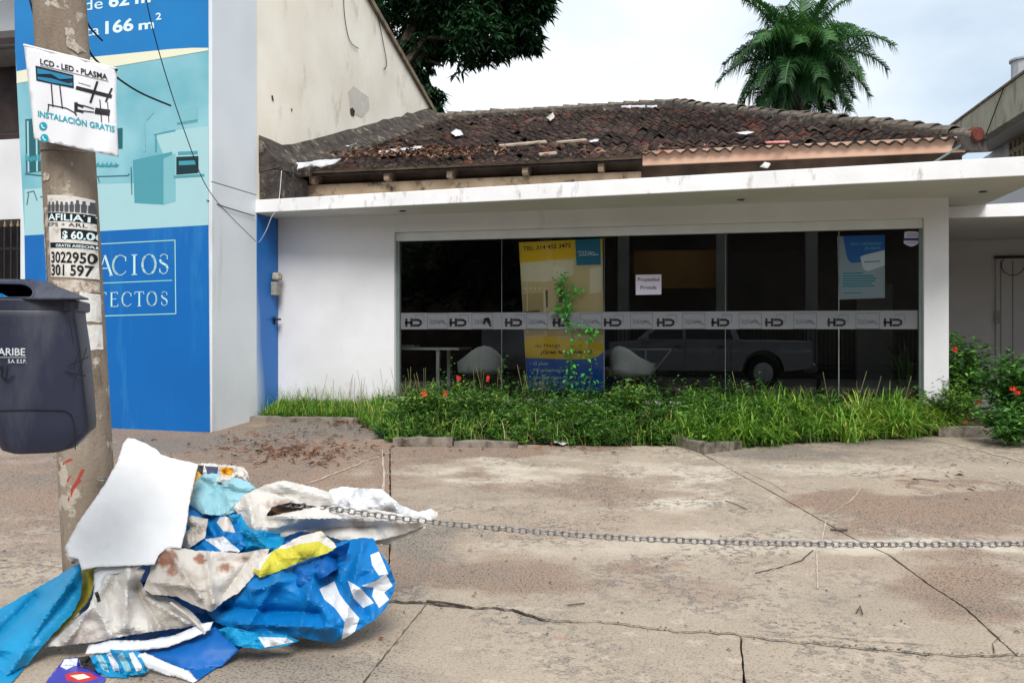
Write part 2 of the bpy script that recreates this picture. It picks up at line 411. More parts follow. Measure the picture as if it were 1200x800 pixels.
# (kind, cx, cy, rx, ry, strength) in photo pixels; kind 0 brown 1 dark 2 pale 3 rust
ST = [(0, 590, 675, 150, 26, .95), (0, 470, 665, 90, 30, .9), (0, 690, 570, 130, 22, .7), (0, 1110, 598, 130, 27, 1.4), (0, 1000, 588, 70, 18, 1.1),
      (0, 330, 520, 170, 30, 1.3), (0, 200, 540, 160, 40, 1.2), (0, 90, 570, 130, 50, 1.1), (0, 20, 600, 120, 40, .8), (0, 560, 530, 110, 8, 1.5), (0, 690, 522, 60, 6, 1.3),
      (1, 380, 500, 120, 12, 1.0), (1, 500, 640, 60, 28, .8), (1, 560, 672, 110, 16, .5), (1, 300, 800, 240, 45, .7), (1, 920, 532, 110, 8, .8), (1, 1020, 520, 90, 8, .8),
      (2, 600, 555, 120, 14, 1.1), (2, 790, 560, 80, 18, 1.2), (2, 800, 590, 60, 12, 1.0), (2, 1080, 640, 140, 9, 1.5), (2, 860, 640, 200, 20, .7), (2, 1000, 550, 150, 8, .8),
      (2, 60, 625, 110, 22, .9), (2, 850, 690, 200, 22, .5), (2, 700, 640, 120, 12, .8), (2, 440, 585, 22, 60, .8), (0, 1120, 690, 90, 40, .9), (1, 1060, 700, 160, 22, .45),
      (3, 793, 663, 11, 4, .7), (0, 800, 690, 110, 18, .6), (0, 980, 655, 150, 14, .5), (1, 590, 580, 150, 12, .4), (3, 660, 748, 10, 4, .8), (0, 450, 560, 14, 45, 1.0),
      (1, 450, 740, 60, 30, .4), (0, 150, 640, 200, 20, .7), (1, 60, 560, 140, 14, .6), (0, 250, 560, 260, 60, 1.0), (0, 60, 610, 200, 50, .7), (1, 220, 520, 160, 14, .8), (0, 240, 505, 200, 14, 1.3), (0, 1000, 680, 200, 30, .35), (0, 640, 620, 200, 40, .45), (0, 300, 530, 180, 26, 1.0), (0, 60, 570, 160, 26, 1.0), (0, 380, 560, 90, 14, .8), (2, 40, 595, 80, 8, .9), (2, 120, 640, 70, 7, .8)]
def stain(P):
    out = np.zeros((len(P), 4), np.float32); d = P - np.array(CAM)
    wz = np.array([[mnoise.fractal(Vector((p[0] * 1.6, p[1] * 2.2, s_)), .9, 2.1, 5) for s_ in (0.0, 7.0)] for p in P])
    w = np.maximum(-SA * d[:, 0] + CA * d[:, 1], 0.3); px = 600 + F * (CA * d[:, 0] + SA * d[:, 1]) / w; py = HY - F * d[:, 2] / w
    for k, cx, cy, rx, ry, s in ST:
        q = ((px - cx) / rx + .5 * wz[:, 0]) ** 2 + ((py - cy) / ry + .7 * wz[:, 1]) ** 2
        out[:, k] = np.maximum(out[:, k], s * np.clip((1.7 - q) / 1.5, 0, 1))
    return np.clip(out, 0, 1.0)
def gpx(pts): return [tuple(ground(*p)[:2]) for p in pts]
def slab(poly, step, gap=0.014, jag=0.004, name='concrete_slab'):
    # inset the outline a little so a dirt-filled joint is left between slabs
    pa = np.array(poly); ar = sum(poly[i-1][0] * poly[i][1] - poly[i][0] * poly[i-1][1] for i in range(len(poly)))
    if ar < 0: pa = pa[::-1]
    n = len(pa); ins = []
    for i in range(n):
        a = pa[i - 1]; b_ = pa[i]; c = pa[(i + 1) % n]
        d1 = (b_ - a) / (np.linalg.norm(b_ - a) + 1e-9); d2 = (c - b_) / (np.linalg.norm(c - b_) + 1e-9)
        nn = np.array([-d1[1] - d2[1], d1[0] + d2[0]]); nn /= (np.linalg.norm(nn) + 1e-9); ins.append(tuple(b_ + nn * gap / 2))
    rs = random.Random(len(poly)); out = densify(ins, max(step, .03), jag, rs=rs)
    P, Fc, _ = fill(out, step)
    z = np.array([gz(y) + 0.002 * vnoise(x * 1.3, y * 1.3) for x, y in P])
    e = edge_dist(P, out); z -= 0.005 * np.exp(-e / 0.012)
    V = np.column_stack([P, z]); nV = len(V)
    # skirt
    nb = len(out); sk = np.array([(x, y, gz(y) - 0.05) for x, y in out]); V2 = np.vstack([V, sk]); fs = [tuple(f) for f in Fc]
    for i in range(nb): j = (i + 1) % nb; fs.append((j, i, nV + i, nV + j))
    o = mesh_obj(name, V2, fs, M['concrete'], G); set_attr(o, 'stain', stain(V2)); return o
def jagline(pts, step, amp, seed):
    rs = random.Random(seed); return densify(pts, step, amp, closed=False, rs=rs)
C1 = jagline([(-1300, 668), (-420, 668), (0, 655), (40, 660), (75, 664), (250, 690), (455, 705)], 12, 1.2, 1)
C2 = jagline([(455, 705), (500, 706), (540, 711), (600, 714), (625, 722), (645, 727), (700, 727), (740, 733), (800, 740), (860, 742), (930, 752), (1000, 758), (1080, 766), (1165, 768), (1192, 767)], 8, 1.3, 2)
C3 = jagline([(1192, 767), (1350, 780), (1700, 800), (2900, 860)], 20, 1, 3)
J1 = [(457, 525), (457.5, 600), (455, 705)]
J2 = [(815, 527), (900, 573), (1000, 630), (1040, 648), (1130, 710), (1192, 767)]
J1w, J2w = gpx(J1), gpx(J2); C1w, C2w, C3w = gpx(C1), gpx(C2), gpx(C3)
t1 = (J1w[0][0] - .25, 11.5); t2 = (J2w[0][0] - 0.35, 11.5)
j3a = C2w[[i for i, p in enumerate(C2) if p[0] >= 862][0]]; i3 = [i for i, p in enumerate(C2) if p[0] >= 862][0]
i5 = [i for i, p in enumerate(C2) if p[0] >= 500][0]
yb = -0.84
slab([t1] + J1w + C2w[1:] + J2w[::-1][1:] + [t2], 0.045)                       # middle
slab([(C1w[0][0], 11.5)] + C1w + J1w[::-1][1:] + [t1], 0.06)                     # left
slab([t2] + J2w + C3w[1:] + [(C3w[-1][0], 13.6), (3, 13.6), (3, 11.5)], 0.06)    # right
b5 = ground(435, 800); b5b = (C2w[i5][0] - (C2w[i5][0] - b5.x) * 3.2, yb)
b3 = ground(872, 800); b3b = (j3a[0] + (b3.x - j3a[0]) * 5, yb)
slab([(C1w[0][0], yb)] + [b5b] + C2w[:i5 + 1][::-1] + C1w[::-1][1:], 0.06)
slab([b5b, b3b] + C2w[i5:i3 + 1][::-1], 0.05)
slab([b3b, (C3w[-1][0], yb)] + C3w[::-1] + C2w[i3:-1][::-1], 0.05)
# fragments and pale repair streaks lie on the slabs
M['cement_pale'] = mk('pale_cement', '#bcae9e', '#a89988', 20, 0.9, grime='#8b7d70', glo=0.5, ghi=0.7, gscale=12, gstretch=(1, 1, 1))
def ghit(px, py, lift): return ground(px, py, lift)
def streak(pts, w, lift=0.006, mat='cement_pale', name='cement_streak', seed=1):
    rs = random.Random(seed); pts = densify(pts, 5, 0.5, closed=False, rs=rs); mb = MB(); row = []
    for i, p in enumerate(pts):
        g = ground(*p); q = ground(*pts[min(i + 1, len(pts) - 1)]) - ground(*pts[max(0, i - 1)])
        n = Vector((-q.y, q.x, 0)).normalized() * w * rs.uniform(.3, 1) / 2; row.append((g + n + Vector((0, 0, lift)), g - n + Vector((0, 0, lift))))
    for a, b_ in zip(row[:-1], row[1:]): mb.face([a[0], a[1], b_[1], b_[0]])
    return mb.build(name, M[mat], G, fix=False)
cr_ = [q for q in C2 if q[0] < 650]
streak(cr_, .022, lift=.004, mat='joint', name='long_crack', seed=20); streak([q for q in C2 if q[0] > 640][::1], .009, lift=.004, mat='joint', name='long_crack', seed=21)

streak([(1010, 572), (996, 588), (966, 607)], .015, seed=2); streak([(968, 610), (964, 630), (957, 645), (958, 690)], .013, seed=3)
streak([(457, 531), (430, 540), (372, 563), (340, 572)], .04, seed=4); streak([(448, 527), (450, 560), (447, 640)], .03, seed=5)
streak([(872, 552), (905, 566), (922, 577)], .02, seed=6); streak([(1100, 517), (1150, 528), (1230, 550)], .07, seed=7)
streak([(953, 645), (940, 657), (915, 665), (885, 672)], .012, mat='joint', name='hairline_crack', seed=8)
streak([(0, 666), (30, 662)], .012, mat='joint', name='hairline_crack', seed=9)
streak([(925, 748), (960, 745), (1010, 752), (1100, 757)], .006, mat='joint', name='hairline_crack', seed=10)
streak([(1165, 766), (1163, 755), (1174, 745)], .006, mat='joint', name='hairline_crack', seed=11)

# ------------------------------------------------------------------ the empty shop (bungalow)
YW, YG = 11.6, 11.72
XL, XR = -6.25, 2.925
gx0, gx1 = onY(462, 300, YW).x, onY(1083, 300, YW).x
ZT, ZG0, ZREC = 3.17, 0.50, 2.925; ZGT = 2.803
SHOP = thing('shop_building', 'abandoned white single-storey shop with wide glass front and broken red-brown tile roof', 'building', (-1.5, 11.6, 0.25))
w = MB(); w.box((XL + .01, YW, .2), (gx0, YW + .22, ZT)); w.box((gx0, YW, ZREC), (gx1, YW + .22, ZT)); w.box((gx1, YW, .2), (XR, YW + .22, ZT)); w.box((gx0, YW, .2), (gx1, YW + .22, ZG0))
w.build('front_wall', M['white_wall'], SHOP, fix=True)
w = MB(); w.box((XR - .2, YW + .222, .2), (XR, 18.0, 3.6)); w.box((XL, 18, .2), (XR, 18.2, 3.6)); w.build('side_wall', M['white_wall'], SHOP)
w = MB(); w.box((XL + .02, YW + .222, .2), (XR - .202, 17.99, .45)); M['floor_tile'] = mk('dusty_floor_tile', '#5a5751', '#4b4843', 2, 0.5); w.build('shop_floor', M['floor_tile'], SHOP)
M['dark_room'] = mk('darkened_room_paint', '#232323', '#1a1a1a', 1.5, 0.85)  # room colour darkened to imitate the unlit interior
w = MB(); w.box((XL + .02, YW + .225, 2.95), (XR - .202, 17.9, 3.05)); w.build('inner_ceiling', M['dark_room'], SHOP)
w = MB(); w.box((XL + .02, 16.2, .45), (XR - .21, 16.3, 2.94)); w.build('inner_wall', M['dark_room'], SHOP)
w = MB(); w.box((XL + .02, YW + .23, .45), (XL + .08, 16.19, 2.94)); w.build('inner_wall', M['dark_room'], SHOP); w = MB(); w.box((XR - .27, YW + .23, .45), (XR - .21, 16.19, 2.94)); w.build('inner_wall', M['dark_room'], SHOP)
# grey partition seen through the last pane
M['partition'] = mk('grey_partition', '#6b6e6d', '#5c5f5e', 1.5, 0.8)
w = MB(); a = onY(1004, 300, 13.4).x; w.box((a, 13.4, .45), (a + .5, 13.5, 2.2)); w.build('partition', M['partition'], SHOP)
# window frame
M['alu'] = mk('white_aluminium', '#d5d8d8', '#c9cccc', 3, 0.45)
M['alu_dark'] = mk('grey_green_aluminium', '#7f8b88', '#6f7b78', 3, 0.4, metal=0.3)
FR = (lambda mb_: mb_.build('window_frame', M['alu'], SHOP))(MB().box((gx0 + .002, YG - .05, ZGT), (gx1 - .002, YG + .05, ZREC - .002)).box((gx0 + .002, YG - .05, ZG0 + .002), (gx1 - .002, YG + .05, ZG0 + .05)))
MB().box((gx0 + .002, YG - .045, ZG0 + .051), (gx0 + .05, YG + .045, ZGT - .001)).build('frame_side', M['alu_dark'], FR); fr2 = MB().box((gx1 - .04, YG - .045, ZG0 + .051), (gx1 - .002, YG + .045, ZGT - .001)); fr2.build('frame_side', M['alu_dark'], FR)
def glass_mat():
    m = bpy.data.materials.new('tinted_glass'); m.use_nodes = True; t = NT(m); t.n.remove(t.n['Principled BSDF'])
    o = t.n['Material Output']; tr = t.new('ShaderNodeBsdfTransparent'); tr.inputs[0].default_value = (.90, .94, .93, 1)
    gl = t.new('ShaderNodeBsdfGlossy'); gl.inputs['Roughness'].default_value = 0.0; gl.inputs[0].default_value = (.95, .97, 1, 1)
    fr = t.new('ShaderNodeFresnel'); fr.inputs['IOR'].default_value = 1.6; k = t.math('MULTIPLY', fr.outputs[0], 1.35, True)
    mx = t.new('ShaderNodeMixShader'); t.link(k, mx.inputs[0]); t.link(tr.outputs[0], mx.inputs[1]); t.link(gl.outputs[0], mx.inputs[2]); t.link(mx.outputs[0], o.inputs[0])
    return m
M['glass'] = glass_mat()
seams = [gx0 + .052] + [onY(p, 380, YG).x for p in (588, 708, 850, 983)] + [gx1 - .042]
panes = []
for i in range(5):
    th = .004
    p = MB().face([(seams[i] + .002, YG, ZG0 + .05), (seams[i+1] - .003, YG, ZG0 + .05), (seams[i+1] - .003, YG, ZGT), (seams[i] + .002, YG, ZGT)]) or None
    q = MB(); q.face([(seams[i] + .002, YG, ZG0 + .05), (seams[i+1] - .003, YG, ZG0 + .05), (seams[i+1] - .003, YG, ZGT), (seams[i] + .002, YG, ZGT)])
    panes.append(q.build('window_pane', M['glass'], SHOP, fix=False))
M['glass_edge'] = mk('bright_glass_edge', '#7e8884', '#626c68', 8, 0.3)
for i in (1, 2, 3, 4):
    q = MB().box((seams[i] - (.006 if i == 4 else .0025), YG - .004, ZG0 + .05), (seams[i] + (.006 if i == 4 else .0025), YG + .004, ZGT)); q.build('glass_joint', M['glass_edge'] if i == 4 else M['alu_dark'], SHOP)
# frosted band with its logos, stuck on the outside of the panes
def frost_mat():
    m = bpy.data.materials.new('frosted_film'); m.use_nodes = True; t = NT(m); b = t.n['Principled BSDF']
    t.link(t.mix(t.noise(t.coords(), 1.4), lin('#7c7e84'), lin('#6a6c72')), b.inputs['Base Color']); b.inputs['Roughness'].default_value = 0.35; b.inputs['Alpha'].default_value = 0.82; return m
M['frost'] = frost_mat()
def ghitY(Y):
    def h(px, py, lift=0): return onY(px, py, Y - lift)
    return h
GH = ghitY(YG)
z0, z1 = 1.527, 1.765
for i in range(5):
    q = MB(); q.face([(seams[i] + .004, YG - .003, z0), (seams[i+1] - .005, YG - .003, z0), (seams[i+1] - .005, YG - .003, z1), (seams[i] + .004, YG - .003, z1)])
    BD = q.build('frosted_band', M['frost'], panes[i], fix=False)
M['ink_black'] = ink('ink_black', '#0b0b0c'); M['ink_grey'] = ink('ink_grey', '#4b4d52'); M['ink_lgrey'] = ink('ink_light_grey', '#8d8f93')
HDX = [475, 527, 592, 648, 708, 770, 834, 897, 970, 1036]
BOX = [501, 553, 617, 680, 739, 800, 866, 930, 1003]
def bandy(x, y): return y + (x - 470) / 610 * (-0.4 if y < 372 else .2)
for x in HDX:
    w_ = 19 + (x - 475) / 560 * 2; y = 374 + (x - 470) / 610 * -0.3; h_ = 8
    ln = [(2.6, (x + 1.2, y - 0.3), (x + 1.2, y + h_)), (2.6, (x, y + h_ * .5), (x + w_ * .42, y + h_ * .5)), (2.8, (x + w_ * .38, y - 0.3), (x + w_ * .38, y + h_)),
          (2.6, (x + w_ * .5, y + .8), (x + w_ * .8, y + .8), (x + w_ * .95, y + h_ * .3), (x + w_ * .95, y + h_ * .7), (x + w_ * .8, y + h_ - .7), (x + w_ * .5, y + h_ - .7))]
    strokes('band_logo', ln, GH, .006, M['ink_black'], SHOP)
    strokes('band_logo_outline', [(.5, (x + w_ * .62, y - .5), (x + w_ * .62, y - 5), (x + w_ * 1.15, y - 5), (x + w_ * 1.15, y + 3.5), (x + w_, y + 3.5))], GH, .006, M['ink_grey'], SHOP)
for k, x in enumerate(BOX):
    w_ = 24 + (x - 500) / 500 * 3.5; y0_ = 367; y1_ = 385
    strokes('band_logo_box', [(.6, (x, y0_), (x + w_, y0_), (x + w_, y1_), (x, y1_), (x, y0_))], GH, .006, M['ink_grey'], SHOP)
    sc = []; yy = 377; xx = x + 2
    for i in range(6):
        sc += arc(xx + 1.4, yy + (i % 2) * .8 - .5, 1.5, 2.6 - i * .25, 200, 480, 6); xx += (w_ - 5) / 6
    strokes('band_logo_script', [[.6] + sc, [1.1, (x + w_ * .55, 378), (x + w_ * .7, 374.5 + (k % 3)), (x + w_ * .82, 378.5), (x + w_ * .95, 380)]], GH, .006, M['ink_grey'], SHOP)
    if k == 1: strokes('torn_film_patch', [[3.2, (x + 14, 379), (x + 15.5, 374), (x + 19, 373.5), (x + 21, 378)], [2, (x + 18, 376), (x + 22, 382)]], GH, .008, M['ink_black'], SHOP)

# canopy slab
pl, pr = onX(298.5, 234, XL), onX(1200, 190, 0.0)
Yl = 10.95; xr = 3.585; Yr = 10.18
zt = 3.355
cv = MB(); cv.hexa([(XL + .004, Yl, ZT + .004), (xr, Yr, ZT + .004), (xr, 13.55, ZT + .004), (XL + .004, 13.55, ZT + .004), (XL + .004, Yl, zt), (xr, Yr, zt + .03), (xr, 13.55, zt + .03), (XL + .004, 13.55, zt)])
CAN = cv.build('canopy', [M['fascia_white']], SHOP, bevel=.008)
sf = MB(); sf.hexa([(XL + .01, Yl + .03, ZT), (xr - .03, Yr + .03, ZT), (xr - .03, 13.5, ZT), (XL + .01, YW - .002, ZT), (XL + .01, Yl + .03, ZT + .003), (xr - .03, Yr + .03, ZT + .003), (xr - .03, 13.5, ZT + .003), (XL + .01, YW - .002, ZT + .003)])
sf.build('canopy_soffit', M['soffit'], CAN)
for px in (472, 868, 1152):
    p = onY(px, 246, 11.2); p.z = ZT - .012; MB().tube([p, p + Vector((0, 0, .011))], .045, 12).build('downlight', M['dark_metal'], CAN)
# wall under the eave
YE, ZE = 11.9, 3.93; TH = math.atan(0.352); XE = 3.28
w = MB(); w.box((XL + .02, 12.25, 3.39), (XE - .03, 12.4, 3.965)); w.build('upper_wall', M['brown_wall'], SHOP); w = MB(); w.box((XE - .16, 12.401, 3.39), (XE - .03, 18, 3.88)); w.build('upper_wall', M['brown_wall'], SHOP)
w = MB(); w.box((XL + .03, 12.05, 3.36), (onY(752, 200, 12.05).x - .01, 12.24, 3.74)); w.build('eave_beam', M['beam'], SHOP, bevel=.01)
xa = onY(753, 186, 11.93).x; xb = onY(1131, 170, 11.93).x
w = MB(); w.box((xa, 11.9, 3.79), (xb, 11.95, 3.985)); w.build('eave_fascia', M['pink'], SHOP, bevel=.006)
x = XL + .35
while x < xa - .1:
    MB().box((x, 11.93, 3.74), (x + .08, 12.6, 3.88)).build('rafter', M['wood'], SHOP); x += random.uniform(.85, 1.25)
w = MB(); w.box((XL + .3, 11.9, 3.885), (xa - .01, 11.96, 3.95)); w.build('eave_batten', M['wood'], SHOP)
# roof deck
RL = 7.4; nrm = Vector((0, -math.sin(TH), math.cos(TH))); upv = Vector((0, math.cos(TH), math.sin(TH)))
def roof_pt(x, s, h=0): return Vector((x, YE, ZE)) + upv * s + nrm * h
YRG = 18.8; PKX = -0.81; ZR = 6.36; SR = (YRG - YE) / math.cos(TH)
def hipx(s): return XE - (XE - PKX) * s / SR
M['deck'] = mk('roof_deck_dark', '#241b17', '#181210', 5, 0.95)
dk = MB(); dk.prism([roof_pt(XL, -.02, -.06), roof_pt(XE, -.02, -.06), roof_pt(PKX, SR, -.06), roof_pt(XL, SR, -.06)], (0, 0, -.03))
dk.prism([(XE, YE, ZE - .07), (XE, 25.6, ZE - .07), (PKX, YRG, ZE + math.tan(TH) * (YRG - YE) - .07)], (-.03, 0, -.03))
dk.prism([(XL, 25.7, ZE - .07), (XE, 25.7, ZE - .07), (PKX, YRG, ZE + math.tan(TH) * (YRG - YE) - .07), (XL, YRG, ZE + math.tan(TH) * (YRG - YE) - .07)], (0, 0, -.03))
ROOF = dk.build('roof', M['deck'], SHOP)
def tile_mat():
    m, t, b = base('old_clay_tile', 0.9, 0.25)
    P = t.coords(); oi = t.new('ShaderNodeObjectInfo').outputs['Random']; at_ = t.new('ShaderNodeAttribute', attribute_name='var').outputs['Fac']
    r = t.math('ADD', oi, at_); r = t.math('FRACT', r)
    cell = t.new('ShaderNodeValToRGB'); e = cell.color_ramp.elements; e[0].position = 0; e[0].color = lin('#1f1916'); e[1].position = 1; e[1].color = lin('#5c5048')
    for p_, c_ in ((.3, '#33282400'[:7]), (.55, '#412e28'), (.78, '#4b3a33'), (.86, '#6a3428'), (.9, '#4a3d36')):
        q = e.new(p_); q.color = lin(c_)
    t.link(r, cell.inputs[0]); c = cell.outputs[0]
    c = t.mix(t.ramp(t.noise(P, 1.1, 5), .42, .6), c, lin('#241d1b')); c = t.mix(t.math('MULTIPLY', t.ramp(t.noise(P, 16, 6), .52, .7), .7), c, lin('#63574e'))
    c = t.mix(t.math('MULTIPLY', t.ramp(t.noise(P, 7, 6), .5, .62), .8), c, lin('#191616'))
    t.link(c, b.inputs['Base Color']); bump(t, b, t.noise(P, 60, 4), .5, .01); return m
M['tile'] = tile_mat()
TW, TL, EX = .165, .40, .335
def tile_verts(w=TW, l=TL, rise=.044):
    prof = []
    for i in range(8):
        f = i / 7; prof.append((f * w, rise * (0.5 + 0.5 * math.cos(2 * math.pi * f * 1.0 + math.pi * 1.1))))
    V = [(x, 0, z) for x, z in prof] + [(x, l, z) for x, z in prof] + [(x, 0, z - .028) for x, z in prof]
    Fs = [(i, i + 1, 9 + i, 8 + i) for i in range(7)] + [(16 + i, 17 + i, i + 1, i) for i in range(7)]
    return V, Fs
tv, tf = tile_verts(); tv = np.array(tv)
tme = bpy.data.meshes.new('roof_tile'); tme.from_pydata(tv.tolist(), [], tf); tme.materials.append(M['tile']); tme.polygons.foreach_set('use_smooth', [True] * 14)
spots = []; s = -.06; row = 0
while s < SR - .05:
    x = XL + .12
    while x < XE:
        if x + TW < hipx(s) + .17: spots.append((row, s, x))
        x += TW
    s += EX; row += 1
big, rest = [], []
miss = set()
for k, (rw, s_, x_) in enumerate(spots):
    sag = .05 * vnoise(x_ * .8, s_ * .5, 3) + .02 * vnoise(x_ * 3, s_ * 3, 1)
    q = (rw, s_, x_, random.uniform(-.03, .03), random.uniform(-.015, .015) + (0.0), sag + random.uniform(-.006, .006))
    if rw > 0 and random.random() < .02: continue
    (big if len(big) < 290 else rest).append(q)
for rw, s_, x_, rz, ry, dz in big:
    o = bpy.data.objects.new('roof_tile', tme); COL.objects.link(o); o.parent = ROOF
    o.location = roof_pt(x_, s_, .035 * 0 + dz + .012 * 0) + nrm * .02 - ORG[ROOF.name]; o.rotation_euler = (TH - .085 + ry, random.uniform(-.06, .06), rz)
allv, allf, var = [], [], []
for rw, s_, x_, rz, ry, dz in rest:
    Mx = Matrix.Translation(roof_pt(x_, s_, dz) + nrm * .02) @ Matrix.Rotation(rz, 4, 'Z') @ Matrix.Rotation(TH - .085 + ry, 4, 'X')
    A = np.array(Mx); P_ = tv @ A[:3, :3].T + A[:3, 3]; n_ = len(allv) * 24; allv.append(P_); allf += [tuple(n_ + i for i in f) for f in tf]; var += [random.random()] * 24
o = mesh_obj('roof_tiles_upper', np.vstack(allv), allf, M['tile'], ROOF, smooth=True); set_attr(o, 'var', var); tag(o, kind='stuff')
# hip and ridge tiles: overlapping half barrels
M['hip_tile'] = mk('weathered_ridge_tile', '#81776a', '#5b5047', 9, 0.9, rnd=.55, bmp=.5, bscale=40, bdist=.01, grime='#231f1d', glo=.5, ghi=.66, gscale=9, gstretch=(1, 1, 1))
def barrel(a, b_, r0, r1, name, mat, tilt=0):
    mb = MB(); d = (b_ - a).normalized(); side = d.cross(Vector((0, 0, 1))).normalized(); up = side.cross(d)
    for (p, r, q) in ((a, r0, 0), (b_, r1, 1)):
        for rr in (r, r - .018):
            for i in range(7):
                an = math.pi * (i / 6) * 1.1 - .05 * math.pi; mb.v.append(tuple(p + side * math.cos(an) * rr + up * math.sin(an) * rr * .85))
    for i in range(6):
        mb.f.append((i, i + 1, 15 + i, 14 + i)); mb.f.append((7 + i, i, i + 1, 8 + i)[::-1]); mb.f.append((8 + i, 7 + i, 21 + i, 22 + i)); mb.m += [0, 0, 0]
    return mb.build(name, mat, ROOF, smooth=False, fix=True)
A0 = roof_pt(XE + .02, -.05, .03); B0 = roof_pt(PKX, SR, .05); n = 26
for i in range(n):
    a = A0.lerp(B0, i / n); b_ = A0.lerp(B0, (i + 1.25) / n); j = Vector((random.uniform(-.02, .02), 0, random.uniform(-.012, .02)))
    barrel(a + j + Vector((0, 0, .025)), b_ + j - Vector((0, 0, .0)), .135, .115, 'hip_tile', M['hip_tile'])
M['red_clay'] = mk('broken_red_clay', '#6b3024', '#4c231b', 20, .85)
e_ = MB(); e_.tube([A0 + Vector((.02, -.05, .045)), A0 + Vector((-.02, .03, .045))], [.085, .10], 12); e_.build('hip_tile_stop', M['red_clay'], ROOF)
mo = MB(); sd0 = (B0 - A0).normalized().cross(Vector((0, 0, 1))).normalized()
mo.loft([[p + sd0 * .20 + Vector((0, 0, -.16)), p + sd0 * .13 + Vector((0, 0, .03)), p - sd0 * .13 + Vector((0, 0, .03)), p - sd0 * .20 + Vector((0, 0, -.16))] for p in (A0.lerp(B0, i / 12) for i in range(13))]); mo.build('hip_mortar', M['cement_dark'], ROOF); rm = MB(); rm.hexa([roof_pt(XL + .05, SR - .3, -.02), B0 + Vector((0, -.28, -.14)), B0 + Vector((0, .2, -.2)), roof_pt(XL + .05, SR + .2, -.2), roof_pt(XL + .05, SR - .22, .10), B0 + Vector((0, -.2, .03)), B0 + Vector((0, .15, .03)), roof_pt(XL + .05, SR + .15, .05)]); rm.build('ridge_mortar', M['cement_dark'], ROOF)
a0 = roof_pt(XL + .1, SR, .05); n = 16
for i in range(n):
    a = a0.lerp(B0, i / n); b_ = a0.lerp(B0, (i + 1.2) / n)
    barrel(a + Vector((0, 0, random.uniform(.0, .04))), b_, .14, .12, 'ridge_tile', M['hip_tile'])
# second roof's cement strip over the ridge + mossy cement flashing against the gable
fl = MB(); rings = []
for i in range(24):
    t_ = i / 23; Y = 11.05 + (18.9 - 11.05) * t_; zr = ZE + (Y - YE) * .352; wd = .42 + .08 * vnoise(Y * 1.7, 2); hh = .40 - .10 * t_ + .06 * vnoise(Y * 2.3, 5)
    if Y < 11.9: zr = ZE - .02; wd = .25 + .3 * (Y - 11.05)
    rings.append([Vector((XL + .003, Y, zr + hh)), Vector((XL + wd * .4, Y, zr + hh * .55)), Vector((XL + wd, Y, zr + .03)), Vector((XL + wd, Y, zr - .10)), Vector((XL + .003, Y, zr - .14))])
fl.loft(rings); fl.build('cement_flashing', M['cement_dark'], ROOF, smooth=False)
w = MB(); w.box((XL + .002, 11.06, 3.36), (XL + .30, 12.0, 3.80)); w.build('eave_return', M['cement_dark'], SHOP, bevel=.02)

# ------------------------------------------------------------------ neighbour with the cream gable and the boxed advertising wall
CR = thing('gable_building', 'taller building with cream plaster gable wall rising left of the tiled roof', 'building', (-8.5, 12, .2))
ztop = lambda Y: 8.93 - (Y - 10.98) * .298
w = MB(); w.prism([(XL, 10.99, .2), (XL, 19.3, .2), (XL, 19.3, ztop(19.3)), (XL, 10.99, ztop(10.99))], (-.25, 0, 0)); w.build('gable_wall', M['cream'], CR)
w = MB(); w.hexa([(XL - .35, 10.9, ztop(10.9)), (XL + .07, 10.9, ztop(10.9)), (XL + .07, 19.4, ztop(19.4)), (XL - .35, 19.4, ztop(19.4)), (XL - .35, 10.9, ztop(10.9) + .10), (XL + .07, 10.9, ztop(10.9) + .10), (XL + .07, 19.4, ztop(19.4) + .10), (XL - .35, 19.4, ztop(19.4) + .10)])
M['coping'] = mk('brown_coping', '#8b7d68', '#655848', 5, .9); w.build('roof_coping', M['coping'], CR)
w = MB(); w.hexa([(-13, 10.9, 8.9), (XL - .36, 10.9, 8.9), (XL - .36, 19.4, 6.4), (-13, 19.4, 6.4), (-13, 10.9, 9.0), (XL - .36, 10.9, 9.0), (XL - .36, 19.4, 6.5), (-13, 19.4, 6.5)]); w.build('roof', M['coping'], CR)
# hole, bare patch and streaks on the plaster
HX = lambda px, py, lift=0: onX(px, py, XL + lift)
M['patch'] = mk('grey_bare_plaster', '#d3ccc2', '#c3bcb2', 8, .9); M['hole'] = mk('wall_hole', '#4a3c30', '#30261e', 10, .95)
flat('plaster_patch', [[(408, 108), (414, 101), (424, 112), (432, 114), (433, 128), (424, 138), (415, 134), (410, 126)]], HX, .004, M['patch'], CR)
flat('plaster_hole', [[(410, 128), (413, 126), (416, 130), (415, 137), (411, 135)], [(318, 112), (320, 112), (321, 119), (319, 118)], [(341, 127), (343, 128), (342, 132)]], HX, .007, M['hole'], CR)

# advertising wall
BOXC = Vector((XL, 9.86, 0))
AD = thing('advertising_wall', 'tall boxed wall with blue real-estate advertising print beside the shop', 'billboard', (-8.3, 9.9, .2))
dirv = Vector((-3.54, .2125, 0)).normalized(); adn = Vector((-dirv.y, dirv.x, 0));
if adn.y > 0: adn = -adn
def AH(px, py, lift=0): return onP(px, py, BOXC, adn) + adn * lift
bl = onP(24, 300, BOXC, adn); p1 = Vector((BOXC.x, BOXC.y, 0)); p2 = Vector((bl.x, bl.y, 0))
w = MB(); top = 7.0
w.hexa([p1 + Vector((-.003, 0, .19)), p2 + Vector((0, 0, .19)), p2 + Vector((0, 1.3, .19)), Vector((XL - .255, 11.1, .19)), p1 + Vector((-.003, 0, top)), p2 + Vector((0, 0, top)), p2 + Vector((0, 1.3, top)), Vector((XL - .255, 11.1, top))])
w.build('wall_box', M['board_white'], AD)
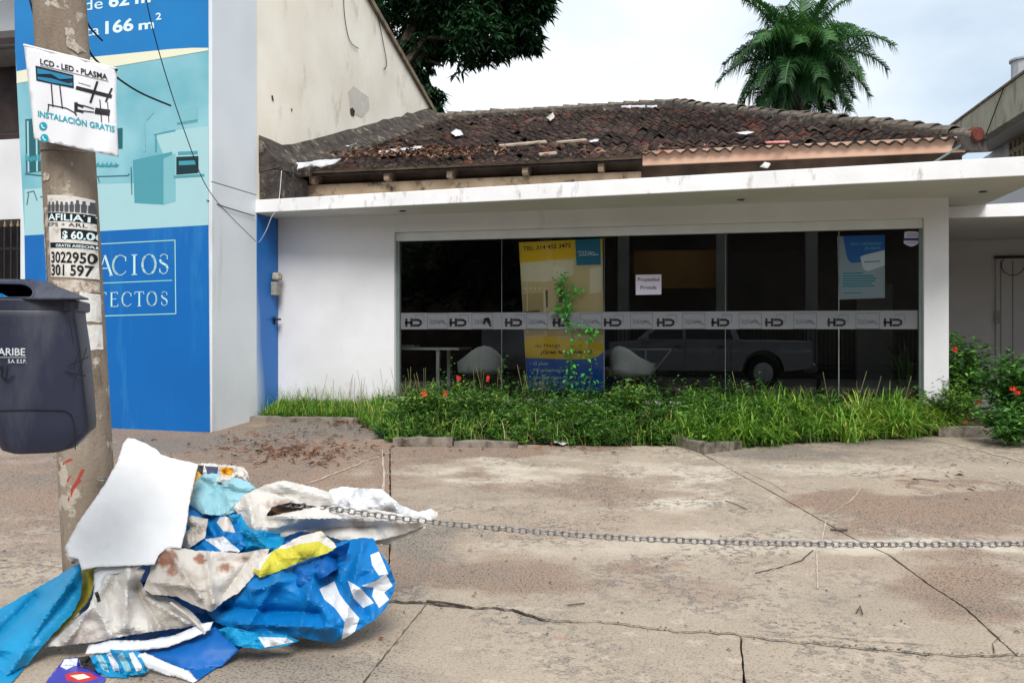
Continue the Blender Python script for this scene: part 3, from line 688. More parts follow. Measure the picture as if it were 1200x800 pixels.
def pane_side(y0, y1, z0_, z1_, name, mat, off=0):
    return MB().box((XL - .03, y0, z0_), (XL + .012 + off, y1, z1_)).build(name, mat, AD, bevel=.003)
pane_side(9.862, 10.975, .2, 3.42, 'side_panel', M['board_white']); pane_side(9.862, 10.975, 3.432, 7, 'side_panel', M['board_white'])
def grad_mat():
    m, t, b = base('faded_blue_print', .45); P = t.coords(); sp = t.new('ShaderNodeSeparateXYZ'); t.link(P, sp.inputs[0])
    f = t.math('ADD', t.math('ADD', t.math('MULTIPLY', sp.outputs[1], 2.6), t.math('MULTIPLY', sp.outputs[2], .33)), t.math('MULTIPLY', t.noise(P, 1.3, 4), .35))
    f = t.ramp(t.math('SUBTRACT', f, 28.55), .1, 1.2); t.link(t.mix(f, lin('#d5dbe0'), lin('#0a66b4')), b.inputs['Base Color']); return m
M['fadeblue'] = grad_mat()
pane_side(10.98, 11.585, .3, 3.165, 'side_panel', M['fadeblue'], .003)
M['ad_blue'] = mk('ad_blue_print', '#0064b0', '#005ea8', .8, .42, bmp=.1, bscale=3, bdist=.02, grime='#2f86bf', glo=.55, ghi=.8, gscale=2.2)
M['ad_blue2'] = mk('ad_top_blue_print', '#0076b8', '#006cae', .8, .4)
M['ad_cream'] = ink('ad_cream', '#e3e2c8'); M['ad_white'] = ink('ad_white', '#d8ecef')
def kitchen_mat():
    m, t, b = base('ad_photo_print', .4); P = t.coords(); c = t.mix(t.ramp(t.noise(P, .9, 3), .35, .65), lin('#8cc0cb'), lin('#5fa4b2'))
    t.link(c, b.inputs['Base Color']); return m
M['ad_photo'] = kitchen_mat()
for k, c in (('t1', '#7ab5be'), ('t2', '#4b97a4'), ('t3', '#1d5f68'), ('t4', '#a3cbd1'), ('t5', '#3f95a3'), ('t6', '#0c2f36')): M[k] = ink('ad_tone_' + k, c)
def yb_(x, y, ref=137): return y  # helper kept simple: coordinates are read straight off the photograph
flat('print_photo', [[(18, 60), (244.6, 40), (244.6, 264), (29, 276), (24, 180)]], AH, .003, M['ad_photo'], AD)
flat('print_blue', [[(29, 276), (244.6, 263.7), (246.5, 506), (32, 502)]], AH, .005, M['ad_blue'], AD)
arcp = [(244.6, 56.5), (225, 56.5), (200, 58), (160, 62), (110, 67), (60, 76), (20, 84)]
arcq = [(20, 98), (60, 84), (110, 73), (160, 66), (200, 61), (225, 59), (244.6, 59.5)]
flat('print_top_blue', [[(14, -260)] + [(244, -300)] + arcp + [(18, 60)]], AH, .006, M['ad_blue2'], AD)
flat('print_curve', [arcp + arcq], AH, .007, M['ad_cream'], AD)
sh = lambda y: y
flat('print_furniture', [[(156, 188), (202, 178), (203, 186), (192, 240), (158, 238)], ], AH, .006, M['t2'], AD)
flat('print_furniture', [[(192, 186), (206, 180), (206, 236), (192, 240)]], AH, .0065, M['t1'], AD)
flat('print_room', [[(181, 156), (244.5, 148), (244.5, 264), (206, 214), (206, 180)]], AH, .0055, M['t4'], AD)
flat('print_room', [[(29, 222), (115, 216), (244.5, 212), (244.5, 264), (29, 276)]], AH, .0045, M['t4'], AD)
flat('print_oven', [[(207, 184), (233, 183), (233, 203), (207, 205)]], AH, .008, M['t6'], AD)
flat('print_oven_glass', [[(210, 189), (230, 188), (230, 193), (210, 194)]], AH, .009, M['t5'], AD)
flat('print_oven_panel', [[(209, 178), (232, 177), (232, 181), (209, 182)], [(208, 144), (232, 140), (232, 142), (208, 146)], [(204, 206), (240, 204), (240, 207), (204, 209)]], AH, .008, M['t2'], AD)
flat('print_hood', [[(210, 130), (232, 125), (232, 143), (212, 146)]], AH, .007, M['t1'], AD)
flat('print_cupboards', [[(181, 157), (206, 152), (206, 154), (181, 159)], [(182, 158), (184, 158), (184, 178), (182, 178)]], AH, .0075, M['t2'], AD)
flat('print_window', [[(136, 151), (144, 150), (144, 174), (137, 175)]], AH, .007, M['t3'], AD)
flat('print_window', [[(30, 140), (53, 138), (54, 200), (31, 203)]], AH, .007, M['t3'], AD)
flat('print_window_post', [[(32, 142), (34, 142), (35, 202), (33, 202)], [(42, 141), (44, 141), (45, 201), (43, 201)]], AH, .008, M['t4'], AD)
flat('print_lamp', [[(167, 145), (170, 144), (171, 178), (168, 178)], [(168, 128), (178, 124), (181, 132), (172, 142)]], AH, .007, M['t1'], AD)
tb = []
for i in range(10): x = 113 + i * 2.6; tb.append([(x, 193 + (i % 3)), (x + 3, 190 + (i % 2) * 3), (x + 3.5, 194 + (i % 3)), (x + .5, 196)])
for i in range(8): x = 30 + i * 2.9; tb.append([(x, 182 + (i * 7 % 5)), (x + 2.5, 180 + (i * 5 % 4)), (x + 3, 187 + (i % 3)), (x + .5, 190)])
flat('print_plants', tb, AH, .009, M['t5'], AD)
strokes('print_chairs', [(1.2, (30, 204), (50, 206), (58, 202)), (1, (32, 226), (40, 224), (44, 235)), (1, (34, 227), (32, 240)), (1.2, (48, 231), (58, 229)), (1, (113, 207), (150, 206), (152, 204)), (1.0, (115, 208), (117, 214)), (1, (154, 196), (155, 228))], AH, .008, M['t3'], AD)
M['ad_line'] = ink('ad_line', '#9fd6cf')
lettering('print_lettering', [('de', 99, 13, 22, 13, -.13, .0), ('62', 128, 9, 24, 14, -.13, .03), ('m', 159, 5, 18, 10.5, -.13, .03), ('has', 60, 46, 39, 12, -.13, 0), ('ta', 101, 43, 16, 12, -.13, 0), ('166', 124, 40, 33, 14, -.13, .03), ('m', 163, 35.5, 18, 10.5, -.13, .03), ('2', 183, 24, 6.5, 8, -.13, .02)], AH, .009, M['ad_white'], AD)
strokes('print_frame_line', [(1.1, (60, 289), (205.5, 281.5), (206.5, 367.5), (62, 372)), (1.0, (66, 334), (202, 328.5))], AH, .008, M['ad_line'], AD)
def serif(s, x0, y0, w, h, slope, gap=.22):
    out = []; cw = w / len(s)
    for i, ch in enumerate(s):
        a = x0 + i * cw; ww = cw * (1 - gap)
        Pn = lambda u, v: (a + u * ww, y0 + slope * (a + u * ww - x0) - v * h)
        A_ = lambda cx, cy, rx, ry, a0, a1: [Pn(cx + rx * math.cos(R(a0 + (a1 - a0) * k / 14)), cy + ry * math.sin(R(a0 + (a1 - a0) * k / 14))) for k in range(15)]
        tk, th_ = h * .11, h * .045
        if ch == 'I': out += [[tk, Pn(.5, 0), Pn(.5, 1)], [th_, Pn(.3, 0), Pn(.7, 0)], [th_, Pn(.3, 1), Pn(.7, 1)]]
        if ch == 'A': out += [[th_, Pn(0, 0), Pn(.5, 1)], [tk, Pn(.5, 1), Pn(1, 0)], [th_, Pn(.2, .36), Pn(.8, .36)], [th_, Pn(-.1, 0), Pn(.15, 0)], [th_, Pn(.85, 0), Pn(1.1, 0)]]
        if ch in 'OQ': out += [[th_] + A_(.5, .5, .5, .5, 60, 130), [tk] + A_(.5, .5, .5, .5, 130, 230), [th_] + A_(.5, .5, .5, .5, 230, 300), [tk] + A_(.5, .5, .5, .5, -60, 60)]
        if ch == 'Q': out += [[th_, Pn(.5, .1), Pn(1.1, -.15)]]
        if ch == 'C': out += [[th_] + A_(.55, .5, .55, .5, 40, 120), [tk] + A_(.55, .5, .55, .5, 120, 240), [th_] + A_(.55, .5, .55, .5, 240, 320), [th_, Pn(.97, .7), Pn(.97, .92)]]
        if ch == 'S': out += [[th_] + A_(.5, .76, .3, .23, 20, 150), [tk] + [Pn(.22, .7), Pn(.3, .58), Pn(.7, .42), Pn(.8, .28)], [th_] + A_(.5, .25, .3, .25, 10, -150), [th_, Pn(.78, .75), Pn(.78, .92)], [th_, Pn(.2, .08), Pn(.2, .26)]]
        if ch == 'T': out += [[tk, Pn(.5, 0), Pn(.5, 1)], [th_, Pn(.02, 1), Pn(.98, 1)], [th_, Pn(.3, 0), Pn(.7, 0)], [th_, Pn(.02, 1), Pn(0, .85)], [th_, Pn(.98, 1), Pn(1, .85)]]
        if ch in 'E': out += [[tk, Pn(.2, 0), Pn(.2, 1)], [th_, Pn(.1, 1), Pn(.85, 1)], [th_, Pn(.1, 0), Pn(.9, 0)], [th_, Pn(.2, .53), Pn(.7, .53)], [th_, Pn(.85, 1), Pn(.87, .86)], [th_, Pn(.9, 0), Pn(.93, .16)]]
        if ch in 'PRU':
            if ch != 'U': out += [[tk, Pn(.2, 0), Pn(.2, 1)], [th_, Pn(.2, 1), Pn(.5, 1)], [tk * .8] + A_(.45, .76, .35, .24, 90, -90), [th_, Pn(.2, .52), Pn(.5, .52)]]
            else: out += [[tk, Pn(.1, 1), Pn(.1, .3)], [th_] + A_(.5, .3, .4, .3, 180, 360), [th_, Pn(.9, .3), Pn(.9, 1)]]
            if ch == 'R': out += [[tk, Pn(.5, .5), Pn(.95, 0)]]
    return out
M['ad_serif'] = ink('ad_serif', '#bfe3e6')
strokes('print_serif_lettering', serif('ACIOS', 116, 323, 86, 23, -.03, .12), AH, .009, M['ad_serif'], AD)
strokes('print_serif_lettering', serif('TECTOS', 114.5, 359.5, 88, 16.5, -.02, .28), AH, .009, M['ad_serif'], AD)
# meter box and latch on the blue side
MT = thing('meter_box', 'small weathered electricity meter box on the blue edge of the advertising wall', 'meter box', onX(321, 340, XL + .02))
b0 = onX(317, 338, XL + .02); Yb = 11.35
MB().box((XL + .02, Yb, 2.02), (XL + .12, Yb + .15, 2.22)).build('housing', mk('meter_grey', '#97938c', '#7a756e', 14, .7), MT, bevel=.015)
MB().box((XL + .02, Yb + .02, 2.245), (XL + .14, Yb + .16, 2.36)).build('cover', mk('meter_cover', '#b3ada2', '#7d6f60', 20, .6), MT, bevel=.03)
LT = MB().box((XL + .02, 11.40, 1.66), (XL + .10, 11.52, 1.69)).tube([(XL + .03, 11.46, 1.60), (XL + .03, 11.46, 1.72)], .012); tag(LT.build('door_latch', M['dark_metal']), 'small dark bolt latch on the blue side panel', 'latch')

# building with balcony far left
FL = thing('balcony_building', 'white building with black iron balcony and fence at the far left edge', 'building', (-12, 13.5, .3))
Yf = 13.0
xR_ = -7.6
def zY(py, Y=Yf, px=10): r = ray(px, py); return H + r.z * Y / r.y
w = MB(); w.box((-14, Yf, zY(36)), (xR_, Yf + .3, 7.5)); w.box((-14, Yf - .5, zY(262)), (xR_, Yf + .3, zY(172))); w.build('white_wall', M['white_wall'], FL)
w = MB(); w.box((-14, Yf + 1.2, .2), (xR_, Yf + 1.4, 7.4)); w.build('inner_wall', mk('brown_dark_wall', '#4a3a35', '#33282a', 3, .8), FL)
w = MB(); w.box((-14, Yf + .31, zY(50)), (xR_, Yf + 1.19, zY(44))); w.build('ceiling', mk('grey_ceiling', '#9b958f', '#827d77', 3, .8), FL)  # even grey ceiling above the balcony
zb = zY(171); zt_ = zY(68)
for nm, z_ in (('rail', zt_), ('rail', zb + .10)): MB().box((-13.5, Yf - .45, z_), (xR_, Yf - .41, z_ + .04)).build(nm, M['black_metal'], FL)
for i in range(40):
    x = -11 + i * .085
    MB().tube([(x, Yf - .43, zb), (x, Yf - .43, zt_)], .011, 5).build('baluster', M['black_metal'], FL)
for zz in (zt_ - .14, zb + .02):
    m_ = MB()
    for i in range(40):
        x = -11 + i * .085; m_.tube([(x + .0425 + .04 * math.cos(a), Yf - .43, zz + .06 * math.sin(a)) for a in np.linspace(0, 6.28, 9)], .008, 4)
    m_.build('scroll_work', M['black_metal'], FL)
FE = thing('iron_fence', 'black spiked iron fence at the left edge beside the blue advertising wall', 'fence', (-9.5, 11.6, .27))
for i in range(26):
    x = -11.2 + i * .125; ztt = zY(262, 11.6); f_ = MB().tube([(x, 11.6, .27), (x, 11.6, ztt - .05)], .018, 6); f_.build('fence_bar', M['black_metal'], FE)
    s_ = MB().tube([(x, 11.6, ztt - .05), (x, 11.6, ztt + .05)], [.028, .004], 6); s_.build('spike', mk('gold_tip', '#8d7a58', '#6b5a3f', 8, .5), FE)
MB().box((-11.4, 11.585, zY(293, 11.6)), (xR_, 11.615, zY(290, 11.6))).build('fence_rail', M['black_metal'], FE)
MB().box((-11.4, 11.585, .5), (xR_, 11.615, .54)).build('fence_rail', M['black_metal'], FE)

# ------------------------------------------------------------------ right-hand neighbours
RN = thing('porch_building', 'white neighbouring house with low porch slab and closed door at right', 'building', (5, 15.5, .3))
w = MB(); w.box((XR + .01, 15.5, .2), (9, 15.7, 3.2)); w.build('back_wall', mk('porch_wall', '#cfccc9', '#c3bfbc', 1.2, .8), RN)
w = MB(); w.hexa([(XR + .02, 12.4, 3.01), (9, 12.4, 3.01), (9, 15.49, 3.01), (XR + .02, 15.49, 3.01), (XR + .02, 12.4, 3.33), (9, 12.4, 3.33), (9, 15.49, 3.33), (XR + .02, 15.49, 3.33)]); w.v = [(x, y, z if not (y < 13 and x < 3.6 and z > 3.1) else 3.155) for x, y, z in w.v]
PS = w.build('porch_slab', M['fascia_white'], RN)
MB().box((XR + .03, 12.43, 3.004), (8.9, 15.48, 3.009)).build('porch_soffit', M['soffit'], PS)
xd0 = onY(1166, 400, 15.5).x; xd1 = onY(1215, 400, 15.5).x
DR = MB().box((xd0, 15.44, .3), (xd1 + .5, 15.498, 2.70)).build('door', mk('door_white', '#c6c3c0', '#bcb9b6', 1, .6), RN, bevel=.006)
for pxx in (1172, 1186): x = onY(pxx, 400, 15.44).x; MB().box((x, 15.43, .35), (x + .015, 15.439, 2.66)).build('door_groove', M['alu_dark'], DR)
MB().box((xd0 - .03, 15.42, 2.69), (xd1 + .6, 15.46, 2.73)).build('door_rail', M['dark_metal'], DR)
p = onY(1170, 372, 15.43); MB().box((p.x - .05, 15.41, p.z - .1), (p.x + .03, 15.438, p.z + .12)).build('door_lock', mk('lock_grey', '#a5a19c', '#8e8a85', 5, .5), DR, bevel=.01)
cb = MB().tube([(onY(1187, 312, 15.4).x + .17 * math.cos(a), 15.4, 2.58 + .17 * math.sin(a)) for a in np.linspace(2.4, 6.5, 14)], .006, 5); tag(cb.build('cable_loop', M['dark_metal']), 'thin cable loop hanging at the top of the porch door', 'cable')
UB = thing('concrete_eave_building', 'house with sloping raw concrete eave and vent blocks at the upper right', 'building', (7, 20, .3))
M['raw_conc'] = mk('raw_concrete', '#b3ad99', '#9f9985', 2.5, .85, grime='#575244', glo=.5, ghi=.75, gscale=4, gstretch=(1, 1, .25))
w = MB(); w.hexa([(6.0, 12, 5.62), (6.25, 12, 5.62), (6.25, 23.6, 5.92), (6.0, 23.6, 5.92), (6.0, 12, 6.32), (6.25, 12, 6.32), (6.25, 23.6, 6.68), (6.0, 23.6, 6.68)]); w.build('eave_fascia', M['raw_conc'], UB)
w = MB(); w.hexa([(6.255, 12, 5.7), (7.0, 12, 5.7), (7.0, 23.6, 6.0), (6.255, 23.6, 6.0), (6.255, 12, 5.8), (7.0, 12, 5.8), (7.0, 23.6, 6.1), (6.255, 23.6, 6.1)]); w.build('eave_soffit', M['soffit'], UB)
w = MB(); w.hexa([(5.97, 12, 6.325), (12, 12, 6.325), (12, 23.65, 6.69), (5.97, 23.65, 6.69), (5.97, 12, 6.37), (12, 12, 6.37), (12, 23.65, 6.74), (5.97, 23.65, 6.74)]); w.build('roof_slab', M['coping'], UB)
w = MB(); w.box((6.9, 22.2, .3), (7.15, 27, 5.96)); w.box((6.9, 12, .3), (7.15, 22.2, 5.1)); w.box((6.9, 12, 5.95), (7.15, 22.2, 5.96)); w.build('side_wall', M['white_wall'], UB)
w = MB(); w.box((6.55, 24.2, .3), (6.899, 24.6, 5.9)); w.build('pilaster', M['white_wall'], UB)
MB().box((7.05, 18, 5.1), (7.14, 22.19, 5.9)).build('vent_backing', mk('vent_dark', '#1d1a14', '#131009', 3, .9), UB)
M['block'] = mk('cream_block', '#b5a98a', '#a3977a', 4, .85)
bt = MB()
for a, b_, c_, d_ in ((0, .28, 0, .05), (0, .28, .23, .28), (0, .05, .05, .23), (.23, .28, .05, .23)): bt.box((0, a, c_), (.12, b_, d_))
bme = None
for i in range(14):
    for j in range(3):
        if bme is None:
            v0 = bt.build('vent_block', M['block'], UB, origin=(0, 0, 0), fix=False); bme = v0; o = v0
        else: o = bme.copy(); COL.objects.link(o)
        o.location = Vector((6.89, 18.2 + i * .285, 5.11 + j * .285)) - ORG[UB.name]
w = MB(); w.tube([(6.78, 20.8, 6.6), (6.78, 20.8, 7.42)], .27, 14); w.tube([(6.78, 20.8, 7.425), (6.78, 20.8, 7.47)], .31, 14)
tag(w.build('round_chimney', mk('grey_pale', '#b9bcc2', '#a3a6ab', 4, .6)), 'pale round chimney on the concrete-eaved house at the upper right', 'chimney')  # round chimney with a wider cap
lc = MB().tube([onX(1176, 104, 5.97), onX(1168, 125, 5.96), onX(1158, 152, 5.95), onX(1150, 170, 5.9)], .012, 5); tag(lc.build('eave_cable', M['black_rubber']), 'thin dark cable drooping over the raw concrete eave', 'cable')
# ------------------------------------------------------------------ concrete pole with its posters
PD = 4.9; PR = .14
pax = lambda py: 70 + py * .0562
def pole_pt(py): return at(pax(py), py, PD)
pb = pole_pt(700); pb.z = -.05; ptp = pole_pt(-700)
PO = thing('utility_pole', 'leaning round concrete utility pole plastered with paper remnants', 'pole', (pb.x, pb.y, 0))
def pole_mat():
    m, t, b = base('pole_concrete', .9, .25); P = t.coords((1, 1, .35))
    c = t.mix(t.ramp(t.noise(P, 3, 8, .65), .35, .65), lin('#9c8f80'), lin('#77695b'))
    c = t.mix(t.math('MULTIPLY', t.ramp(t.noise(P, 9, 8, .7), .54, .66), .7), c, lin('#5a4d42')); c = t.mix(t.ramp(t.noise(t.coords(), 7, 5, .6), .59, .63), c, lin('#b9b0a4'))
    t.link(c, b.inputs['Base Color']); bump(t, b, t.noise(t.coords(), 45, 6, .7), .7, .01); return m
M['pole'] = pole_mat()
mb = MB(); n = 24; pts = [pb.lerp(ptp, i / n) for i in range(n + 1)]
mb.tube(pts, [PR * (1.05 - .1 * i / n) for i in range(n + 1)], 40); mb.build('pole_shaft', M['pole'], PO, smooth=True)
def PH(px, py, lift=0):
    c = at(pax(py), py, PD); t_ = max(-.995, min(.995, (px - pax(py)) / (PR / PD * F))); r = PR * 1.03 + lift; rt = Vector((CA, SA, 0))
    return c + rt * t_ * r + TOCAM * math.sqrt(1 - t_ * t_) * r
seam = MB(); seam.tube([PH(pax(y) + 3 * 0 - 1, y, -.002) for y in range(500, 700, 20)], .004, 5); seam.build('mould_seam', M['pole'], PO)
M['paper'] = mk('old_paper', '#dcdad6', '#c9c5bd', 14, .75, bmp=.3, bscale=30, grime='#8f8272', glo=.58, ghi=.74, gscale=14, gstretch=(1, 1, 1))
M['paper_dirty'] = mk('torn_paper', '#c9c0b4', '#a89a8b', 25, .8, grime='#8a7b6b', glo=.5, ghi=.6, gscale=30, gstretch=(1, 1, 1))
def grid_patch(name, poly, hit, lift, mat, parent, step=3):
    P, Fc, _ = fill(densify(poly, step), step); return mesh_obj(name, [hit(x, y, lift) for x, y in P], [tuple(f) for f in Fc], mat, parent)
rs = random.Random(4)
AF = thing('flyer_afiliate', 'white flyer reading AFILIATE with phone numbers glued on the concrete pole', 'flyer', PH(95, 328))
grid_patch('paper_sheet', [(71, 233), (100, 234), (115, 236), (118, 328), (95, 327), (75, 326)], PH, .003, M['paper'], AF)
bars = [[(72, 253), (114.5, 254), (115, 263.5), (72.5, 262.5)], [(87, 271), (117, 272), (117.5, 284), (87.5, 283)], [(74.5, 287), (117, 288), (117.3, 293.5), (74.8, 293)]]
for b_ in bars: grid_patch('black_bar', b_, PH, .005, M['ink_black'], AF, 4)
lettering('white_print', [('AFILIATE', 73, 261.8, 46, 7.4, .02, .02)], PH, .007, M['ad_white'], AF)
lettering('white_print', [('$ 60.000', 89, 282.5, 34, 8.5, .02, .03)], PH, .007, M['ad_white'], AF)
lettering('white_print', [('GRATIS ASESORIA', 82, 292, 36, 3, .02, .02)], PH, .007, M['ad_white'], AF)
lettering('black_print', [('EPS + ARL +', 72.5, 268.3, 44, 4.2, .02, .0), ('30229506', 76, 309.5, 45, 12, .02, .02), ('301 597 1', 76, 324, 45, 12, .02, .02)], PH, .006, M['ink_black'], AF)
ppl = []
for i in range(9):
    x = 74 + i * 4.6; h_ = 12 + rs.uniform(-1.5, 2); y = 252
    ppl.append([(x - 1.8, y), (x - 2, y - h_ * .7), (x + 2, y - h_ * .7), (x + 1.8, y)]); ppl.append([(x - 1.1, y - h_ * .72), (x - 1.1, y - h_), (x + 1.1, y - h_), (x + 1.1, y - h_ * .72)])
flat('people_print', ppl, PH, .006, M['ink_grey'], AF)
def remnant(name, poly, label, mat='paper_dirty', step=3):
    p = densify(poly, 3, .8, rs=rs); c = PH(*poly[0]); o = grid_patch(name, p, PH, .002, M[mat], None, step); tag(o, label, 'paper scrap'); return o
remnant('paper_scrap', [(105, 343), (124, 346), (125, 378), (106, 377)], 'pale blank paper glued on the pole just right of the bin', 'paper')
remnant('paper_scrap', [(104, 380), (126, 381), (127, 410), (106, 409)], 'lower blank white paper strip on the pole beside the bin', 'paper')
remnant('paper_scrap', [(60, 240), (63, 240), (66, 300), (66, 330), (62, 330), (60, 300)], 'narrow torn vertical strip at the left rim of the pole')
remnant('paper_scrap', [(75, 330), (119, 330), (121, 342), (108, 345), (85, 340)], 'ragged whitish paper remains under the phone number flyer')
remnant('paper_scrap', [(62, 208), (68, 206), (74, 210), (72, 216), (62, 217)], 'small ragged scrap above the flyer on the pole')
remnant('paper_scrap', [(88, 42), (94, 40), (96, 55), (102, 62), (98, 68), (90, 62)], 'small white scrap on the pole above the hanging sheet')

M['red_paint'] = ink('red_graffiti', '#b0463c', .7, .7)
rp = []
for a, b_, w_ in (((94, 582), (111, 545), 3), ((97, 572), (108, 556), 4), ((90, 590), (99, 574), 2), ((88, 540), (100, 533), 3), ((80, 604), (93, 596), 4), ((82, 596), (92, 592), 2), ((92, 562), (98, 552), 2)):
    d = Vector((b_[0] - a[0], b_[1] - a[1])); nn = Vector((-d.y, d.x)).normalized() * w_ / 2
    rp.append(densify([tuple(Vector(a) - nn), tuple(Vector(b_) - nn * .6), tuple(Vector(b_) + nn), tuple(Vector(a) + nn * .5)], 2, .8, rs=rs))
flat('red_paint_mark', rp, PH, .0015, M['red_paint'], PO)
MB().tube([PH(px, 180 + (px - 55) * .03, .004) for px in np.linspace(55, 106, 12)], .004, 5).build('tie_wire', M['steel'], PO)

# hanging LCD sheet
s_tl, s_tr, s_br, s_bl = (28, 53), (137, 81), (139, 184), (40, 163)
SD = 4.66
def LH(px, py, lift=0):
    u = (px - 28) / 110; b_ = .05 * (1 - (2 * u - 1) ** 2) + .012 * math.sin(px * .12 + py * .03) * max(0, (py - 80) / 100)
    return at(px, py, SD - b_ + .06 * u - lift)
LS = thing('tv_service_sign', 'white hanging sheet advertising LCD LED PLASMA mounts tied to the pole', 'sign', LH(80, 182))
M['vinyl'] = mk('white_vinyl_sheet', '#e6e7ea', '#dcdde2', 2, .5, bmp=.15, bscale=12)
P, Fc, _ = fill(densify([(28, 53), (80, 66), (137, 81), (136, 120), (139, 184), (90, 174), (40, 163), (36, 120)], 4), 4)
o = mesh_obj('sheet', [LH(x, y) for x, y in P], [tuple(f) for f in Fc], M['vinyl'], LS, smooth=True); sm = o.modifiers.new('thickness', 'SOLIDIFY'); sm.thickness = .002; sm.offset = 0
MB().tube([LH(28, 53, -.0), LH(60, 61, 0), LH(100, 71, 0), LH(137, 81.5, 0)], .007, 6).build('top_rod', M['vinyl'], LS)
MB().tube([LH(136, 82, -.01), LH(136.5, 82, .02)], .008, 6).build('eyelet', M['ink_black'], LS)
lettering('black_print', [('LCD - LED - PLASMA', 47, 75, 79, 6.2, .235, .025)], LH, .004, M['ink_black'], LS)
strokes('underline', [(.6, (47, 77), (127, 95.5))], LH, .004, M['ink_black'], LS)
M['tv_blue'] = ink('tv_blue', '#2a7fa8'); M['tv_dark'] = ink('tv_dark', '#0c1c2a')
flat('television_print', [[(41.5, 77), (86, 88), (86.5, 103.5), (42.5, 94.5)]], LH, .004, M['tv_dark'], LS, 3)
flat('television_picture', [[(43.5, 80), (85, 90), (85, 92), (70, 93), (60, 87), (44, 87)], [(44, 90), (60, 92), (80, 98), (85, 97), (85, 101), (60, 97), (44, 93)]], LH, .007, M['tv_blue'], LS, 3)
strokes('stand_print', [(1.4, (60, 99), (62, 125)), (1.4, (70, 101), (73, 127)), (1.2, (56, 122.5), (78, 127), (89, 133)), (1.2, (57, 123), (56, 131)), (1.6, (88, 133), (89.5, 135))], LH, .004, M['ink_black'], LS)
strokes('bracket_print', [(4.2, (90, 103), (130, 113)), (2.6, (114, 96), (106, 120)), (2.2, (131, 104), (124, 119)), (3, (88, 122), (97, 125)), (3, (88, 129), (97, 131)), (4, (89, 121), (89, 130)), (1.2, (97, 123.5), (110, 127.5)), (1.2, (97, 130), (110, 131.5)), (7, (113, 130), (127, 132)), (1.2, (117, 117), (119, 143)), (1.0, (126, 120), (127.5, 143)), (.6, (92, 97), (106, 101))], LH, .004, M['ink_black'], LS)
M['teal_ink'] = ink('teal_ink', '#1b9fb2')
lettering('teal_print', [('INSTALACIÓN GRATIS', 44.5, 136.5, 90, 6.8, .205, .025)], LH, .004, M['teal_ink'], LS)
flat('phone_icon', [arc(50.5, 148, 4.8, 5, 0, 345, 14), arc(52, 162, 4.8, 5, 0, 345, 14)], LH, .004, M['teal_ink'], LS)
strokes('phone_glyph', [(1.3, (48.5, 146), (49.5, 149), (52, 150.5)), (1.3, (50, 160), (51, 163), (53.5, 164.5))], LH, .006, M['ad_white'], LS)

# ------------------------------------------------------------------ litter bin
BDp = 3.2
M['bin'] = mk('navy_plastic', '#26293e', '#1f2233', 2, .42, .45, bmp=.12, bscale=90, bdist=.002, grime='#4c4f58', glo=.55, ghi=.85, gscale=5, gstretch=(1, 1, .3))
rt = Vector((CA, SA, 0)); bw = Vector((-SA, CA, 0))   # right / away from the viewer
ang = R(19); rtb = rt * math.cos(ang) + bw * math.sin(ang); bwb = bw * math.cos(ang) - rt * math.sin(ang)
def ringb(x0, x1, py, dep, k=5, rad=.05, front=0.0):
    """rounded rectangle ring; x0, x1 are the outline's edges in photo pixels at this height"""
    c0 = at(x0, py, BDp); c1 = at(x1, py, BDp); wd = (c1 - c0).length; mid = (c0 + c1) / 2 + bw * (dep / 2 + front); out = []
    hw = wd / 2 * .99; hd = dep / 2; r_ = min(rad, hw * .9, hd * .9)
    hw2 = hw; off = 0.0
    for it in range(6):
        q = [proj(mid + rtb * (sx * hw2 + off) + bwb * (sy * hd)) for sx in (-1, 1) for sy in (-1, 1)]; lo_, hi_ = min(a[0] for a in q), max(a[0] for a in q); c_ = BDp / F
        off += ((x0 + x1) - (lo_ + hi_)) / 2 * c_; hw2 += ((x1 - x0) - (hi_ - lo_)) / 2 * c_
    mid = mid + rtb * off
    for cx, cy, a0 in ((1, 1, 0), (-1, 1, 90), (-1, -1, 180), (1, -1, 270)):
        for i in range(k + 1):
            a = R(a0 + 90 * i / k); out.append(mid + rtb * (cx * (hw2 - r_) + r_ * math.cos(a)) + bwb * (cy * (hd - r_) + r_ * math.sin(a)))
    return out
BN = thing('litter_bin', 'dark navy plastic litter bin with open hood full of blue rubbish', 'litter bin', at(20, 535, BDp) - Vector((0, 0, 0)))
rings = [ringb(12, 84, 531, .25, rad=.05), ringb(-2, 100, 527, .30, rad=.06), ringb(-13, 115, 511, .33, rad=.07), ringb(-18, 115.5, 500, .34, rad=.07), ringb(-26, 112, 460, .35), ringb(-34, 108, 410, .36), ringb(-40, 103, 372, .37), ringb(-41, 102.5, 363, .37)]
bo = MB().loft(rings).build('body', M['bin'], BN, smooth=True); 
for p_ in bo.data.polygons: p_.use_smooth = True
em = bo.modifiers.new('edges', 'BEVEL'); em.width = .006; em.segments = 2; em.limit_method = 'ANGLE'; em.angle_limit = R(30)
rim = [ringb(-46, 106, 364, .41, rad=.06), ringb(-48, 108, 362, .43, rad=.06), ringb(-48, 108, 352, .43, rad=.06), ringb(-45, 105, 350.5, .41, rad=.06)]
MB().loft(rim).build('rim', M['bin'], BN, smooth=False, bevel=.003)
